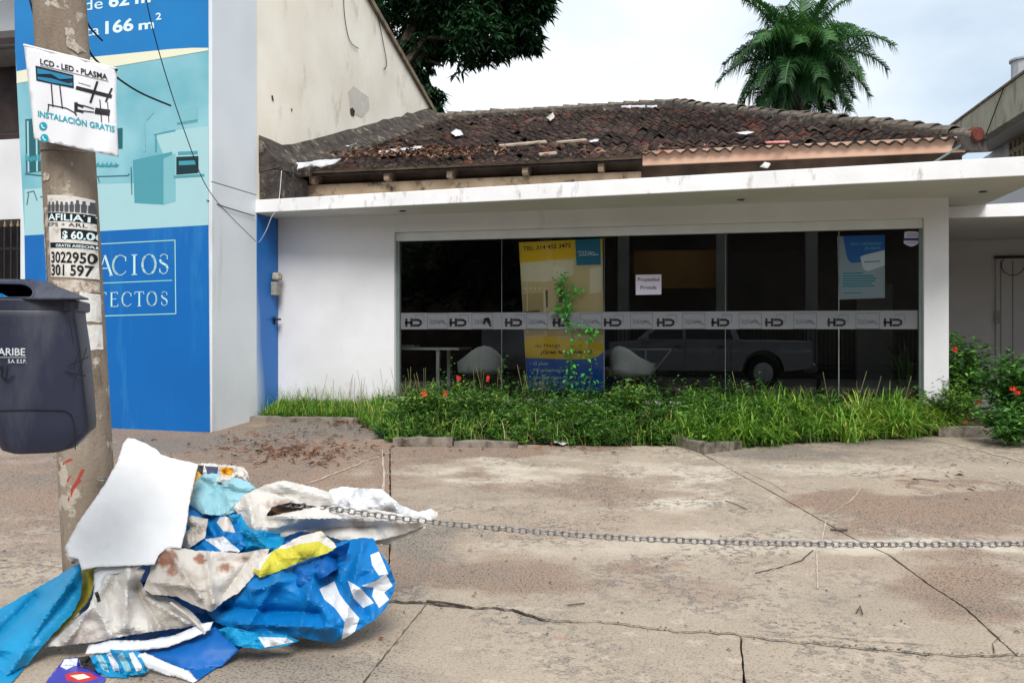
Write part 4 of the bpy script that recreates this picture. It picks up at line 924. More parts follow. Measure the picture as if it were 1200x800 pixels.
# hood: outer shell with a wide rounded mouth in its front
hoodF = densify([(-44, 351), (-43, 340), (-30, 330), (-8, 327.5), (38, 328), (58, 332), (80, 341), (104, 350.5)], 4)
mouth = arc(22, 343, 17.5, 10.5, -90, 80, 12) + [(16, 357), (-30, 355), (-34, 342), (-26, 334), (-5, 332.5)]
def hood_pt(px, py, back): return at(px, py, BDp - .02 + back + (351 - py) * .0042 + (40 - px) * .0004)
rr_ = []
fr_poly = [(x, y) for x, y in hoodF]
P, Fc, reg = fill(densify(fr_poly + [(-44, 351)], 3), 3.0, [[(x, min(y, 350.2)) for x, y in densify(mouth, 3)]])
Fk = Fc[reg == 0]
ho = mesh_obj('hood_front', [hood_pt(x, y, 0) for x, y in P], [tuple(f) for f in Fk], M['bin'], BN, smooth=True); sm = ho.modifiers.new('thickness', 'SOLIDIFY'); sm.thickness = .007; sm.offset = 0
hb = MB(); row0 = [hood_pt(x, y, 0) for x, y in hoodF]; row1 = [hood_pt(x, y + (0 if y > 345 else 1.5), .10) for x, y in hoodF]; row2 = [hood_pt(x * .95 + 4, y + 4 if y < 345 else y, .24) for x, y in hoodF]
n0 = len(hoodF); hb.v = [tuple(p) for p in row0 + row1 + row2]
for k_ in range(2):
    for i in range(n0 - 1): hb.f.append((k_ * n0 + i, k_ * n0 + i + 1, (k_ + 1) * n0 + i + 1, (k_ + 1) * n0 + i)); hb.m.append(0)
for q_ in (2,): hb.f.append(tuple(q_ * n0 + i for i in range(n0))); hb.m.append(0)
hh = hb.build('hood', M['bin'], BN, smooth=True); sm = hh.modifiers.new('thickness', 'SOLIDIFY'); sm.thickness = .006
mt = MB().tube([hood_pt(x, min(y, 349), -.004) for x, y in mouth], .0045, 6, closed=True); mt.build('mouth_lip', M['bin'], BN, smooth=True)
def BH(px, py, lift=0):
    # front face of the body
    y0, y1 = 363, 513; t_ = (py - y0) / (y1 - y0); x0_ = -41 + t_ * 27; x1_ = 102.5 + t_ * 13.5
    dep = .37 - .04 * t_; c0 = at(x0_, py, BDp); c1 = at(x1_, py, BDp); hw = (c1 - c0).length / 2 * .99; hd = dep / 2; mid = (c0 + c1) / 2 + bw * (dep / 2)
    p0 = mid - bwb * hd; r = ray(px, py); n_ = bwb
    return CAM + r * ((p0 - CAM).dot(n_) / r.dot(n_)) - bwb * lift
lettering('lettering', [('CARIBE', -10, 416, 40, 8.5, .01, .015), ('S.A. E.S.P.', 10, 425, 21.5, 4.4, .01, .01)], BH, .008, ink('bin_print', '#c9ccd4'), BN)
strokes('print_line', [(.5, (-10, 418.5), (31, 418.5))], BH, .008, ink('bin_print', '#c9ccd4'), BN)
strokes('graffiti', [(1.2, (-4, 424), (1, 430), (4, 443)), (1.4, (3, 427), (2, 440), (9, 446), (17, 440)), (1.2, (9, 428), (7, 444)), (1, (80, 429), (104, 418)), (.9, (86, 433), (94, 408)), (.9, (93, 436), (102, 407)), (1.4, (77, 435), (88, 438), (100, 440)), (.9, (90, 437), (86, 453))], BH, .008, M['ink_black'], BN)
strokes('seam_groove', [(1.0, (81, 372), (86, 402))], BH, .004, M['ink_black'], BN)
strokes('panel_groove', [(1.2, (-10, 481), (40, 480), (76, 481), (84, 486), (88, 500), (88.5, 526))], BH, .004, M['ink_black'], BN)
pp = at(-75, 400, 3.45)
MB().tube([(pp.x, pp.y, .002), (pp.x, pp.y, 1.75)], .035, 12).build('support_post', M['dark_metal'], BN); MB().bar((pp.x, pp.y, 1.45), at(-30, 400, 3.4), .05, .05).build('bracket', M['dark_metal'], BN)

# ------------------------------------------------------------------ crumpled sheets
def cloth_mat(name, c1, c2, rough=.42, grime=None, glo=.56, ghi=.75, gs=5, spec=.3):
    m = mk(name, c1, c2, 3, rough, spec, bmp=.25, bscale=9, bdist=.02, grime=grime, glo=glo, ghi=ghi, gscale=gs, gstretch=(1, 1, 1)); return m
M['s_white'] = cloth_mat('sheet_white', '#cfd1d4', '#c5c7cb')
M['s_white2'] = cloth_mat('sheet_dirty_white', '#cbc8c3', '#bab5ad', .5, '#9a8b79', .55, .78, 6)
M['s_grey'] = cloth_mat('sheet_grey_back', '#c2bdb6', '#aca69e', .5, '#8b7a66', .52, .74, 5)
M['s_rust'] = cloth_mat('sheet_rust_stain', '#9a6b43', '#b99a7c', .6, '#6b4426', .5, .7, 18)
M['s_blue'] = cloth_mat('sheet_blue', '#0070b4', '#0066a6', .5)
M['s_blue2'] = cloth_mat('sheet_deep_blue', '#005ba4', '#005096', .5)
M['s_cyan'] = cloth_mat('sheet_cyan', '#0f8abb', '#0c7cac', .5)
M['s_olive'] = cloth_mat('sheet_olive', '#a9a032', '#8e8526', .5, '#6b5f2a', .5, .7, 6)
M['s_yellow'] = cloth_mat('sheet_yellow', '#bfb83c', '#b3ab30', .45, '#a5983c', .55, .8, 6)
M['s_pale'] = cloth_mat('sheet_pale_teal', '#8fbbc5', '#7cacb8', .4, '#7a9aa0', .6, .8, 6)
M['s_orange'] = cloth_mat('sheet_orange', '#e0a32e', '#cf8f22', .4)
M['s_dark'] = cloth_mat('sheet_dark_under', '#3c3a3a', '#2a2828', .6)
for k_ in ('s_grey', 's_white2'):
    t_ = NT(M[k_]); b_ = t_.n['Principled BSDF']; src = b_.inputs['Base Color'].links[0].from_socket; a_ = t_.new('ShaderNodeAttribute', attribute_name='rust').outputs['Fac']
    t_.link(t_.mix(t_.math('MULTIPLY', t_.ramp(a_, .15, .9), .85), src, lin('#7c4524')), b_.inputs['Base Color'])
def _h(i, j, s): return random.Random((i * 73856093) ^ (j * 19349663) ^ (s * 83492791)).random()
_hc = {}
def hh_(i, j, s):
    k = (i, j, s)
    if k not in _hc: _hc[k] = _h(i, j, s)
    return _hc[k]
def facet(u, v, s):
    """piecewise-flat facets with sharp creases, like crushed vinyl"""
    i, j = math.floor(u), math.floor(v); a, b = u - i, v - j; h00, h10, h01, h11 = (hh_(i, j, s), hh_(i + 1, j, s), hh_(i, j + 1, s), hh_(i + 1, j + 1, s))
    if hh_(i, j, s + 999) < .5:
        r = h00 + (h10 - h00) * a + (h11 - h10) * b if a > b else h00 + (h11 - h01) * a + (h01 - h00) * b
    else:
        r = h00 + (h10 - h00) * a + (h01 - h00) * b if a + b < 1 else h11 + (h01 - h11) * (1 - a) + (h10 - h11) * (1 - b)
    return r * 2 - 1
def crumple(x, y, sc, seed):
    rs = random.Random(seed); out = 0.0; wx = x + sc * .45 * vnoise(x / sc, y / sc, seed * 3.1); wy = y + sc * .45 * vnoise(x / sc + 9, y / sc, seed * 1.7)
    a0 = rs.uniform(0, math.pi); ca_, sa_ = math.cos(a0), math.sin(a0); f = 1.9 / sc
    out += .42 * facet((wx * ca_ + wy * sa_) * f * .28 + 70, (wy * ca_ - wx * sa_) * f + 70, seed * 11) * (.5 + .5 * vnoise(x / sc / 1.5 + 4, y / sc / 1.5, seed))
    for o_, am in enumerate((.56, .30, .10, .03)):
        a = rs.uniform(0, math.pi) if o_ else rs.uniform(-.3, .9); f = 1.0 / sc * (1, 1.9, 3.7, 7.5)[o_]; ca_, sa_ = math.cos(a), math.sin(a); st = (.55, .7, .8, 1)[o_]
        out += am * facet((wx * ca_ + wy * sa_) * f * st + 50, (wy * ca_ - wx * sa_) * f + 50, seed * 7 + o_)
    return out
PILE = []
def pdepth(y): return 3.80 + (800 - y) * 0.95 / 285
def sheet(label, outline, mat, front=0.0, amp=.03, sc=45, seed=1, bulge=.07, bw_=14, regions=(), jag=.5, step=2.6, depth=None, name='banner_sheet', cat='banner sheet', group='discarded banner sheets in the heap', thick=.003, gx=0.0, lines=None, spots=()):
    """front: metres nearer than the heap's general surface. regions: [(polygon, material)]"""
    rs = random.Random(seed); ol = densify(outline, step, jag, rs=rs)
    mats = [mat] + [r[1] for r in regions]
    P, Fc, reg = fill(ol, step, [densify(r[0], step * .9) for r in regions], seed=seed)
    e = edge_dist(P, ol); xm = sum(p[0] for p in outline) / len(outline); V = []
    for (x, y), d_ in zip(P, e):
        dep = (depth(x, y) if depth else pdepth(y)) - front + gx * (x - xm) / 100
        bu = bulge * .55; dep -= bu * (1 - math.exp(-d_ / (bw_ * 1.6))) - bu * .5; dep -= amp * 3.5 * crumple(x, y, sc, seed)
        if lines:
            for (ax_, ay, bx_, by, a_, w_) in lines:
                t_ = max(0, min(1, ((x - ax_) * (bx_ - ax_) + (y - ay) * (by - ay)) / ((bx_ - ax_) ** 2 + (by - ay) ** 2))); q = math.hypot(x - ax_ - t_ * (bx_ - ax_), y - ay - t_ * (by - ay))
                dep -= a_ * math.exp(-(math.sqrt(q * q + 4) - 2) / w_)
        p = at(x, y, dep)
        if p.z < .006: p = ground(x, y, .006); 
        V.append(p)
    o = mesh_obj(name, V, [tuple(f) for f in Fc], mats, None, smooth=(amp < .02), mi=[int(r) for r in reg])
    if spots:
        at_ = np.array([max(s * max(0, 1.3 - ((x - a) / b) ** 2 - ((y - c) / d) ** 2 + .9 * vnoise(x / 4, y / 4, 5)) for a, c, b, d, s in spots) for x, y in P]); set_attr(o, 'rust', np.clip(at_, 0, 1))
    s_ = o.modifiers.new('thickness', 'SOLIDIFY'); s_.thickness = thick; s_.offset = 0
    tag(o, label, cat, group); PILE.append(o); return o

S = M
M['s_board'] = cloth_mat('sheet_plain_white', '#d3d4d5', '#c7c8ca', .55, '#a39c90', .60, .85, 4)
# lining added inside the heap so its gaps look dark, not open to the ground
sheet('added deep blue lining that darkens the gaps of the banner heap', [(110, 600), (200, 585), (300, 600), (400, 620), (440, 660), (430, 700), (380, 735), (280, 740), (200, 770), (130, 770), (95, 740), (90, 680)], S['s_blue2'], front=-.12, amp=.04, sc=40, seed=90, bulge=.1, bw_=40, step=6, depth=lambda x, y: pdepth(y))
# packaging at the top
sheet('crumpled clear plastic bag with black and orange print on top of the heap', [(228, 543), (250, 543), (285, 547), (290, 553), (293, 566), (270, 568), (245, 562), (228, 560)], S['s_white2'], front=-.05, amp=.02, sc=9, seed=5, bulge=.05, bw_=5, step=1.6,
      regions=[([(230, 545), (239, 545), (237, 557), (230, 558)], S['s_dark']), ([(258, 547), (274, 548), (272, 557), (260, 556)], S['s_orange']), ([(240, 546), (256, 547), (255, 555), (243, 555)], ink('pack_navy', '#39415e'))], name='plastic_bag', cat='plastic bag', group=None)
sheet('pale teal crumpled sheet sticking up behind the white sheets', [(222, 562), (240, 554), (262, 556), (290, 564), (300, 572), (299, 590), (282, 598), (262, 604), (238, 602), (222, 590)], S['s_pale'], front=-.02, amp=.035, sc=26, seed=11, bulge=.09, bw_=10)
sheet('small blue and white crumpled fold beneath the pale teal sheet', [(214, 600), (232, 596), (262, 603), (282, 615), (288, 640), (270, 656), (240, 652), (216, 645)], S['s_blue'], front=-.04, amp=.045, sc=24, seed=12, bulge=.08, bw_=9,
      regions=[([(258, 606), (268, 604), (276, 624), (262, 622), (254, 612)], S['s_white2']), ([(240, 632), (262, 628), (282, 646), (268, 652), (252, 640)], S['s_white'])])
sheet('grey white crease of vinyl tucked between blue folds', [(212, 612), (224, 604), (244, 608), (240, 630), (222, 642), (213, 640)], S['s_grey'], front=.0, amp=.03, sc=18, seed=13, bulge=.05, bw_=7)
sheet('cyan fold running under the long grey white roll', [(268, 603), (300, 600), (340, 618), (330, 640), (300, 660), (272, 650), (284, 630)], S['s_cyan'], front=-.05, amp=.05, sc=24, seed=14, bulge=.06, bw_=9)
# long white roll hooked on the chain
def dr(x, y): return pdepth(y) + .02
sheet('long dirty white banner rolled open and hung over the chain', [(274, 594), (286, 580), (310, 568), (332, 563), (346, 566), (372, 572), (388, 578), (392, 590), (376, 594), (340, 588), (318, 594), (312, 604), (320, 604), (380, 592), (430, 596), (470, 602), (498, 608), (513, 599), (512, 606), (494, 617), (470, 626), (440, 633), (398, 632), (372, 624), (352, 622), (330, 630), (308, 636), (296, 628), (284, 612)],
      S['s_white2'], front=.04, amp=.022, sc=34, seed=15, bulge=.09, bw_=9, depth=lambda x, y: 4.46 + (630 - y) * .002, lines=[(290, 582, 300, 630, .06, 5), (316, 604, 490, 612, .06, 4), (330, 568, 385, 582, .05, 4), (330, 622, 440, 616, -.05, 4)], spots=[(330, 592, 26, 8, .5), (420, 612, 14, 4, .4), (465, 615, 12, 4, .3)])
sheet('upper white fold of banner bunched behind the chain', [(383, 585), (386, 574), (400, 570), (425, 572), (447, 573), (452, 577), (470, 592), (490, 600), (505, 596), (512, 600), (500, 610), (460, 606), (420, 600), (392, 597)], S['s_white'], front=0, amp=.03, sc=22, seed=16, bulge=.06, bw_=8, depth=lambda x, y: 4.60 + (600 - y) * .002)
sheet('brown inside of the rolled dirty banner', [(306, 596), (330, 584), (376, 584), (392, 590), (380, 598), (340, 602), (312, 608)], S['s_rust'], front=0, amp=.02, sc=20, seed=17, bulge=.02, depth=lambda x, y: 4.60)  # separate brown sheet filling the roll's opening
sheet('brown grey underside flap under the white banner end', [(440, 632), (470, 625), (495, 616), (500, 618), (480, 630), (455, 638), (430, 636)], S['s_grey'], front=0, amp=.01, sc=20, seed=18, bulge=.01, depth=lambda x, y: 4.50)
# big blue sheet with white lettering fragments
sheet('large crumpled blue banner with white letter fragments at the right of the heap', [(238, 712), (262, 700), (286, 686), (304, 672), (340, 664), (380, 650), (400, 634), (424, 630), (438, 631), (446, 648), (456, 662), (463, 680), (462, 692), (452, 712), (436, 728), (418, 738), (404, 747), (392, 752), (372, 750), (340, 744), (310, 742), (276, 738), (252, 728)],
      S['s_blue'], front=.06, amp=.05, sc=46, seed=21, bulge=.16, bw_=22, gx=-.02,
      lines=[(300, 690, 400, 660, .07, 5), (330, 668, 290, 735, .06, 4), (425, 636, 400, 745, .07, 5), (262, 712, 372, 718, -.07, 5), (372, 655, 350, 742, .06, 5), (420, 690, 458, 668, .05, 4), (280, 730, 390, 736, .05, 4)],
      regions=[([(374, 690), (392, 681), (398, 696), (412, 714), (421, 724), (415, 742), (400, 749), (404, 728), (392, 712), (380, 702)], S['s_white']),
               ([(408, 680), (424, 690), (438, 706), (426, 712), (414, 700)], S['s_white']),
               ([(434, 650), (444, 646), (451, 662), (455, 672), (444, 674), (436, 662)], S['s_white']),
               ([(424, 686), (440, 680), (452, 672), (460, 686), (450, 694), (456, 702), (444, 712), (436, 698), (438, 688)], S['s_white'])])
sheet('blue ruffled fold along the upper edge of the big blue banner', [(300, 694), (318, 676), (350, 662), (384, 648), (396, 640), (410, 634), (404, 660), (380, 676), (345, 690), (318, 700)], S['s_blue2'], front=.12, amp=.05, sc=20, seed=22, bulge=.07, bw_=8)
sheet('blue and white pleated fold at the foot of the blue banner', [(254, 738), (268, 734), (304, 742), (336, 744), (352, 750), (336, 756), (306, 760), (285, 758), (266, 752)], S['s_cyan'], front=.07, amp=.03, sc=16, seed=23, bulge=.06, bw_=7,
      regions=[([(302, 746), (336, 747), (344, 752), (310, 758)], S['s_white'])])
sheet('yellow green banner fold with white border', [(296, 668), (310, 652), (332, 638), (352, 628), (376, 622), (392, 636), (396, 644), (384, 648), (362, 654), (338, 664), (318, 672), (304, 676)], S['s_yellow'], front=.13, amp=.028, sc=26, seed=24, bulge=.08, bw_=9,
      regions=[([(297, 666), (310, 652), (332, 638), (352, 628), (376, 622.5), (391, 636), (395, 642), (386, 642), (374, 634), (352, 637), (334, 643), (322, 642), (312, 656), (304, 668)], S['s_white2'])])
# rust stained grey sheet in the middle
sheet('grey vinyl sheet with rust brown stains in the middle of the heap', [(183, 636), (192, 640), (204, 640), (228, 645), (258, 646), (280, 648), (316, 642), (312, 654), (296, 676), (280, 694), (262, 704), (248, 716), (236, 712), (206, 698), (178, 696), (168, 690), (176, 670), (180, 652)],
      S['s_grey'], front=.16, amp=.028, sc=38, seed=25, bulge=.10, bw_=14, lines=[(240, 648, 250, 706, .06, 5), (196, 642, 234, 700, .05, 4), (300, 646, 262, 696, -.06, 5), (176, 680, 236, 690, .04, 4)],
      spots=[(196, 655, 14, 12, 1.0), (202, 668, 10, 8, .7), (234, 655, 8, 6, 1.1), (265, 665, 12, 7, .8), (285, 655, 10, 5, .5)])
# white cascade
sheet('dirty white banner cascading down the left of the heap', [(110, 668), (122, 660), (160, 664), (170, 668), (164, 680), (172, 694), (204, 702), (226, 718), (236, 730), (220, 734), (190, 738), (150, 744), (110, 752), (72, 756), (48, 758), (60, 748), (84, 730), (104, 712), (112, 690)],
      S['s_white2'], front=.09, amp=.035, sc=34, seed=26, bulge=.12, bw_=14, lines=[(150, 668, 146, 735, .08, 5), (128, 676, 78, 752, .07, 4), (172, 700, 222, 730, .06, 4), (160, 690, 190, 738, -.06, 5), (112, 712, 130, 744, .05, 4)],
      regions=[([(111, 694), (115, 693), (118, 704), (114, 706)], M['ink_black'])], spots=[(150, 715, 20, 14, .28), (90, 742, 30, 8, .3)])
sheet('curled white lip under the plain white board', [(110, 700), (110, 672), (118, 664), (140, 661), (168, 661), (156, 670), (132, 672), (120, 680), (116, 700)], S['s_white'], front=.16, amp=.005, sc=24, seed=27, bulge=.04, bw_=5)
sheet('long white strip draped across the bottom of the heap', [(100, 766), (104, 756), (130, 750), (170, 750), (205, 744), (236, 730), (250, 728), (246, 738), (228, 746), (196, 758), (160, 762), (128, 764)], S['s_white'], front=.14, amp=.012, sc=40, seed=28, bulge=.06, bw_=8)
sheet('flat bright blue sheet folded along the bottom of the heap', [(166, 764), (196, 757), (228, 744), (252, 734), (264, 746), (284, 758), (262, 778), (232, 798), (206, 786), (180, 776)], S['s_blue2'], front=.10, amp=.012, sc=50, seed=29, bulge=.07, bw_=12)
sheet('white turned back corner of the bottom blue sheet', [(154, 768), (170, 764), (196, 776), (222, 786), (232, 798), (226, 801), (200, 792), (172, 782)], S['s_white'], front=.16, amp=.008, sc=30, seed=30, bulge=.05, bw_=7)
# twisted blue/white plastic bag
rb = []
for i in range(5): x = 112 + i * 13; rb.append(([(x, 768 - i % 2 * 3), (x + 5, 764), (x + 14, 778), (x + 16, 790 - i * 2), (x + 9, 786), (x + 4, 776)], S['s_white'] if i % 2 else S['s_pale']))
sheet('blue and white striped plastic bag lying at the front of the heap', [(106, 770), (118, 762), (142, 759), (164, 764), (172, 774), (178, 782), (168, 790), (146, 795), (124, 794), (112, 784)], S['s_cyan'], front=.14, amp=.025, sc=14, seed=31, bulge=.09, bw_=9, regions=rb, name='plastic_bag', cat='plastic bag', group=None)
sheet('purple blue snack wrapper lying flat at the bottom left', [(54, 800), (66, 784), (76, 771), (92, 770), (94, 782), (112, 788), (124, 796), (120, 806), (80, 808), (56, 806)], ink('wrap_blue', '#3d3ba6', .3), front=.06, amp=.012, sc=14, seed=32, bulge=.03, bw_=5, step=1.8,
      regions=[([(76, 772), (91, 771), (90, 780), (78, 786), (70, 782)], ink('wrap_white', '#d5dbe8', .3)), ([(76, 792), (88, 788), (106, 790), (116, 796), (96, 801), (78, 799)], ink('wrap_red', '#c22a2a', .3)), ([(82, 793), (98, 791), (106, 795), (92, 798)], ink('wrap_cream', '#e9dfc8', .3))], name='snack_wrapper', cat='wrapper', group=None)
sheet('black plastic scrap between the wrapper and the blue bag', [(92, 770), (104, 768), (112, 776), (116, 790), (98, 784)], S['s_dark'], front=.07, amp=.02, sc=12, seed=33, bulge=.03, bw_=5, name='plastic_scrap', cat='plastic scrap', group=None)
# cyan tongue and olive strip at the left
sheet('bright cyan banner tongue stretching to the left edge', [(94, 660), (88, 662), (62, 678), (30, 696), (2, 712), (-30, 736), (-40, 790), (-20, 812), (8, 806), (22, 792), (40, 768), (62, 742), (84, 720), (94, 700), (96, 680)], S['s_cyan'], front=.10, amp=.022, sc=48, seed=34, bulge=.13, bw_=16, lines=[(90, 670, 10, 790, .09, 6), (40, 700, -20, 760, -.06, 6), (84, 690, 30, 760, -.05, 4)])
sheet('olive yellow strip of banner beside the cyan tongue', [(94, 668), (100, 662), (117, 662), (112, 680), (104, 704), (84, 726), (66, 744), (52, 750), (62, 738), (84, 716), (94, 696)], S['s_olive'], front=.05, amp=.015, sc=30, seed=35, bulge=.05, bw_=8)
# white board leaning on the pole
sheet('large plain white stiff sheet leaning against the pole', [(150, 513), (158, 514), (172, 520), (184, 527), (188, 532), (204, 537), (232, 544), (228, 562), (222, 590), (218, 620), (212, 642), (196, 641), (186, 650), (181, 661), (140, 663), (112, 664), (96, 668), (92, 655), (80, 652), (77, 640), (92, 612), (106, 592), (124, 566), (138, 540), (144, 520)],
      S['s_board'], front=.12, amp=.008, sc=80, seed=36, bulge=.012, bw_=30, step=3.2, thick=.004, depth=lambda x, y: pdepth(y) - .02 + .0004 * (x - 150) - .05 * math.sin((x - 80) / 150 * 3.1) - .03 * math.exp(-abs(y - 665) / 12))
sheet('yellow orange edge strip behind the white board', [(224, 556), (232, 552), (236, 556), (228, 566), (224, 584), (218, 592), (216, 586), (220, 570)], S['s_orange'], front=.05, amp=.004, sc=20, seed=37, bulge=.02, bw_=4, step=1.8)
sheet('torn greyish bubble film edge under the white board', [(76, 640), (92, 646), (100, 654), (96, 660), (84, 660), (77, 650)], S['s_grey'], front=.12, amp=.02, sc=7, seed=38, bulge=.03, bw_=4, step=1.8)
sheet('blue plastic bag of rubbish stuffed in the bin mouth', [(-30, 358), (-28, 348), (-10, 343), (2, 344), (12, 349), (22, 350), (32, 354), (34, 360), (0, 362)], S['s_blue'], front=0, amp=.016, sc=9, seed=39, bulge=.04, bw_=5, step=1.6, depth=lambda x, y: BDp + .06, regions=[([(14, 351), (24, 351), (30, 356), (16, 356)], S['s_pale'])], name='rubbish_bag', cat='rubbish bag', group=None)
st_ = MB().tube([at(200, 706, 3.96), at(222, 722, 3.9), at(236, 736, 3.86), at(240, 742, 3.86)], .007, 6); tag(st_.build('cable_tie', M['s_grey']), 'grey strap end lying across the heap', 'strap')

# ------------------------------------------------------------------ chain
cpx = [(112, 560, 4.78), (200, 575, 4.72), (300, 588, 4.60), (360, 593, 4.50), (400, 597, 4.42), (440, 603, 4.38), (510, 611.5, 4.40), (600, 620, 4.38), (700, 628, 4.36), (800, 633, 4.34), (900, 636, 4.32), (1000, 637.5, 4.30), (1100, 637.5, 4.28), (1200, 636.5, 4.26), (1300, 633, 4.24), (1360, 630, 4.24)]
cw = [at(*p) for p in cpx]; path = []
for i in range(len(cw) - 1):
    p0 = cw[max(0, i - 1)]; p1 = cw[i]; p2 = cw[i + 1]; p3 = cw[min(len(cw) - 1, i + 2)]
    for k in range(60):
        t_ = k / 60; path.append(.5 * ((2 * p1) + (p2 - p0) * t_ + (2 * p0 - 5 * p1 + 4 * p2 - p3) * t_ ** 2 + (3 * p1 - p0 - 3 * p2 + p3) * t_ ** 3))
PIT = .0345; r_w = .0043; LL = .046; LW = .027
lk = [Vector((x, y, 0)) for x, y in [(LL / 2 - LW / 2 + LW / 2 * math.cos(a) - r_w * 0, LW / 2 * math.sin(a)) for a in np.linspace(-1.57, 1.57, 6)] + [(-LL / 2 + LW / 2 + LW / 2 * math.cos(a), LW / 2 * math.sin(a)) for a in np.linspace(1.57, 4.71, 6)]]
lt = MB().tube(lk, r_w, 6, closed=True)
CHN = thing('chain', 'grey steel chain stretched low across the forecourt from the banner heap to the right', 'chain', cw[9])
lme = bpy.data.meshes.new('chain_link'); lme.from_pydata([tuple(p) for p in lt.v], [], lt.f); lme.materials.append(M['steel']); lme.polygons.foreach_set('use_smooth', [True] * len(lt.f))
acc = 0; k = 0
for i in range(1, len(path)):
    acc += (path[i] - path[i-1]).length
    if acc >= PIT:
        acc = 0; d = (path[i] - path[i-1]).normalized(); o = bpy.data.objects.new('chain_link', lme); COL.objects.link(o); o.parent = CHN
        q = d.to_track_quat('X', 'Z'); q2 = q @ Matrix.Rotation(R((18 if k % 2 == 0 else 96) + random.uniform(-12, 12)), 4, 'X').to_quaternion()
        o.location = path[i] - ORG[CHN.name]; o.rotation_mode = 'QUATERNION'; o.rotation_quaternion = q2; k += 1
e = cw[-1]; bp = MB().tube([(e.x + .03, e.y, 0), (e.x + .03, e.y, .55)], .045, 14).tube([(e.x + .03, e.y, .551), (e.x + .03, e.y, .58)], [.05, .02], 14); tag(bp.build('chain_post', M['dark_metal']), 'short round metal post holding the chain at its right end', 'post')

# ------------------------------------------------------------------ cables
def cable(pts, r, label, name='cable', mat='black_rubber'):
    mb = MB(); q = []
    for i in range(len(pts) - 1):
        p0 = pts[max(0, i - 1)]; p1 = pts[i]; p2 = pts[i + 1]; p3 = pts[min(len(pts) - 1, i + 2)]
        for k in range(8):
            t_ = k / 8; q.append(.5 * ((2 * p1) + (p2 - p0) * t_ + (2 * p0 - 5 * p1 + 4 * p2 - p3) * t_ ** 2 + (3 * p1 - p0 - 3 * p2 + p3) * t_ ** 3))
    q.append(pts[-1]); mb.tube(q, r, 6); return tag(mb.build(name, M[mat], smooth=True), label, 'cable')
cable([at(30, -20, 5.2), at(44, 32, 5.25), at(60, 60, 5.35)], .006, 'black cable dropping behind the pole at the top left')
cable([at(98, 17, 5.2), at(106, 33, 5.3), at(120, 48, 5.4)], .006, 'short black cable end poking out right of the pole top')
cable([at(100, 48, 5.1), at(110, 68, 5.2), at(137, 91, 5.3), at(165, 109, 5.6), at(200, 124, 5.9)], .0065, 'longer black cable curving from the pole over the advertising print')
cable([at(168, -20, 7.2), at(178, 30, 7.3), at(198, 100, 7.8), at(222, 170, 8.6), at(240, 215, 9.4), at(262, 245, 10.3), at(300, 283, 11.2)], .0045, 'thin wire falling diagonally across the advertising wall')
cable([AH(244, 235, .03), onX(262, 242, XL + .03), onX(298, 253, XL + .03)], .007, 'thin wire along the white side panel up to the canopy corner')
M['string'] = mk('white_string', '#cfcfcf', '#bdbdbd', 5, .7)
cable([onY(330, 200, 11.0), onY(326, 240, 10.95), onY(318, 255, 10.93), onY(312, 270, 10.95), onY(304, 283, 11.0), onY(300, 282, 11.05)], .005, 'loose white string hanging off the torn plastic at the roof corner', 'string', 'string')
cable([onX(402, -20, XL + .02), onX(404, 20, XL + .02), onX(410, 48, XL + .02), onX(420, 57, XL + .02)], .007, 'thin cable hanging on the cream gable wall')
cable([onX(443, 20, XL + .03), onX(450, 55, XL + .03), onX(453, 75, XL + .03), onX(450, 82, XL + .03)], .009, 'loose dark wire hook near the gable edge')
MB().bar(onY(1095, 190, 11.2), onY(1130, 168, 11.9), .02, .02).build('roof_strut', M['alu_dark'], SHOP)

# ------------------------------------------------------------------ roof litter
def roof_hit(px, py, lift=0): return onP(px, py, roof_pt(0, 0, .09 + lift), nrm)
def plank(px0, py0, px1, py1, w_, label, mat='wood'):
    a = roof_hit(px0, py0, .03); b_ = roof_hit(px1, py1, .03); tag(MB().bar(a, b_, w_, .03, up=nrm).build('plank', M[mat], bevel=.004), label, 'plank', 'planks lying on the roof')
M['wood_pale'] = mk('pale_plank', '#b3a592', '#93836f', 9, .85)
plank(585, 171, 640, 166, .16, 'longer pale plank lying on the tiles left of centre', 'wood_pale'); plank(652, 167, 687, 164, .12, 'shorter pale plank to the right on the tiles', 'wood_pale'); plank(632, 181, 652, 179, .09, 'small pale wood offcut near the eave', 'wood_pale')
def scrap(poly, label, surf, mat='s_white', amp=.05, name='plastic_scrap', cat='plastic scrap', lift=.04, seed=50):
    ol = densify(poly, 2, .4, rs=random.Random(seed)); P, Fc, _ = fill(ol, 2.0)
    V = [surf(x, y, lift + amp * crumple(x, y, 12, seed)) for x, y in P]
    o = mesh_obj(name, V, [tuple(f) for f in Fc], M[mat], None, smooth=True); s_ = o.modifiers.new('thickness', 'SOLIDIFY'); s_.thickness = .004; return tag(o, label, cat)
EH = lambda px, py, lift=0: onY(px, py, 11.55 - lift)
scrap([(330, 196), (342, 191), (360, 190), (372, 188), (400, 186), (392, 192), (376, 196), (364, 194), (350, 198), (342, 208), (334, 209)], 'torn white plastic hanging over the left roof corner', EH, amp=.06, seed=51)
scrap([(336, 199), (344, 200), (338, 209), (334, 206)], 'tiny green scrap under the torn white plastic', EH, 's_cyan', amp=.02, lift=.12, seed=52)
scrap([(400, 165), (410, 162), (418, 168), (408, 172), (400, 170)], 'small white plastic scrap high on the left tiles', roof_hit, seed=53)
scrap([(528, 156), (534, 151), (540, 153), (543, 158), (534, 160)], 'lone white scrap in the middle of the tiles', roof_hit, seed=54)
scrap([(442, 176), (470, 174), (495, 171), (492, 175), (465, 178), (445, 179)], 'flattened white strip near the eave leaves', roof_hit, seed=55)
scrap([(690, 165), (702, 163), (700, 166), (692, 167)], 'small white scrap right of the planks', roof_hit, seed=56)
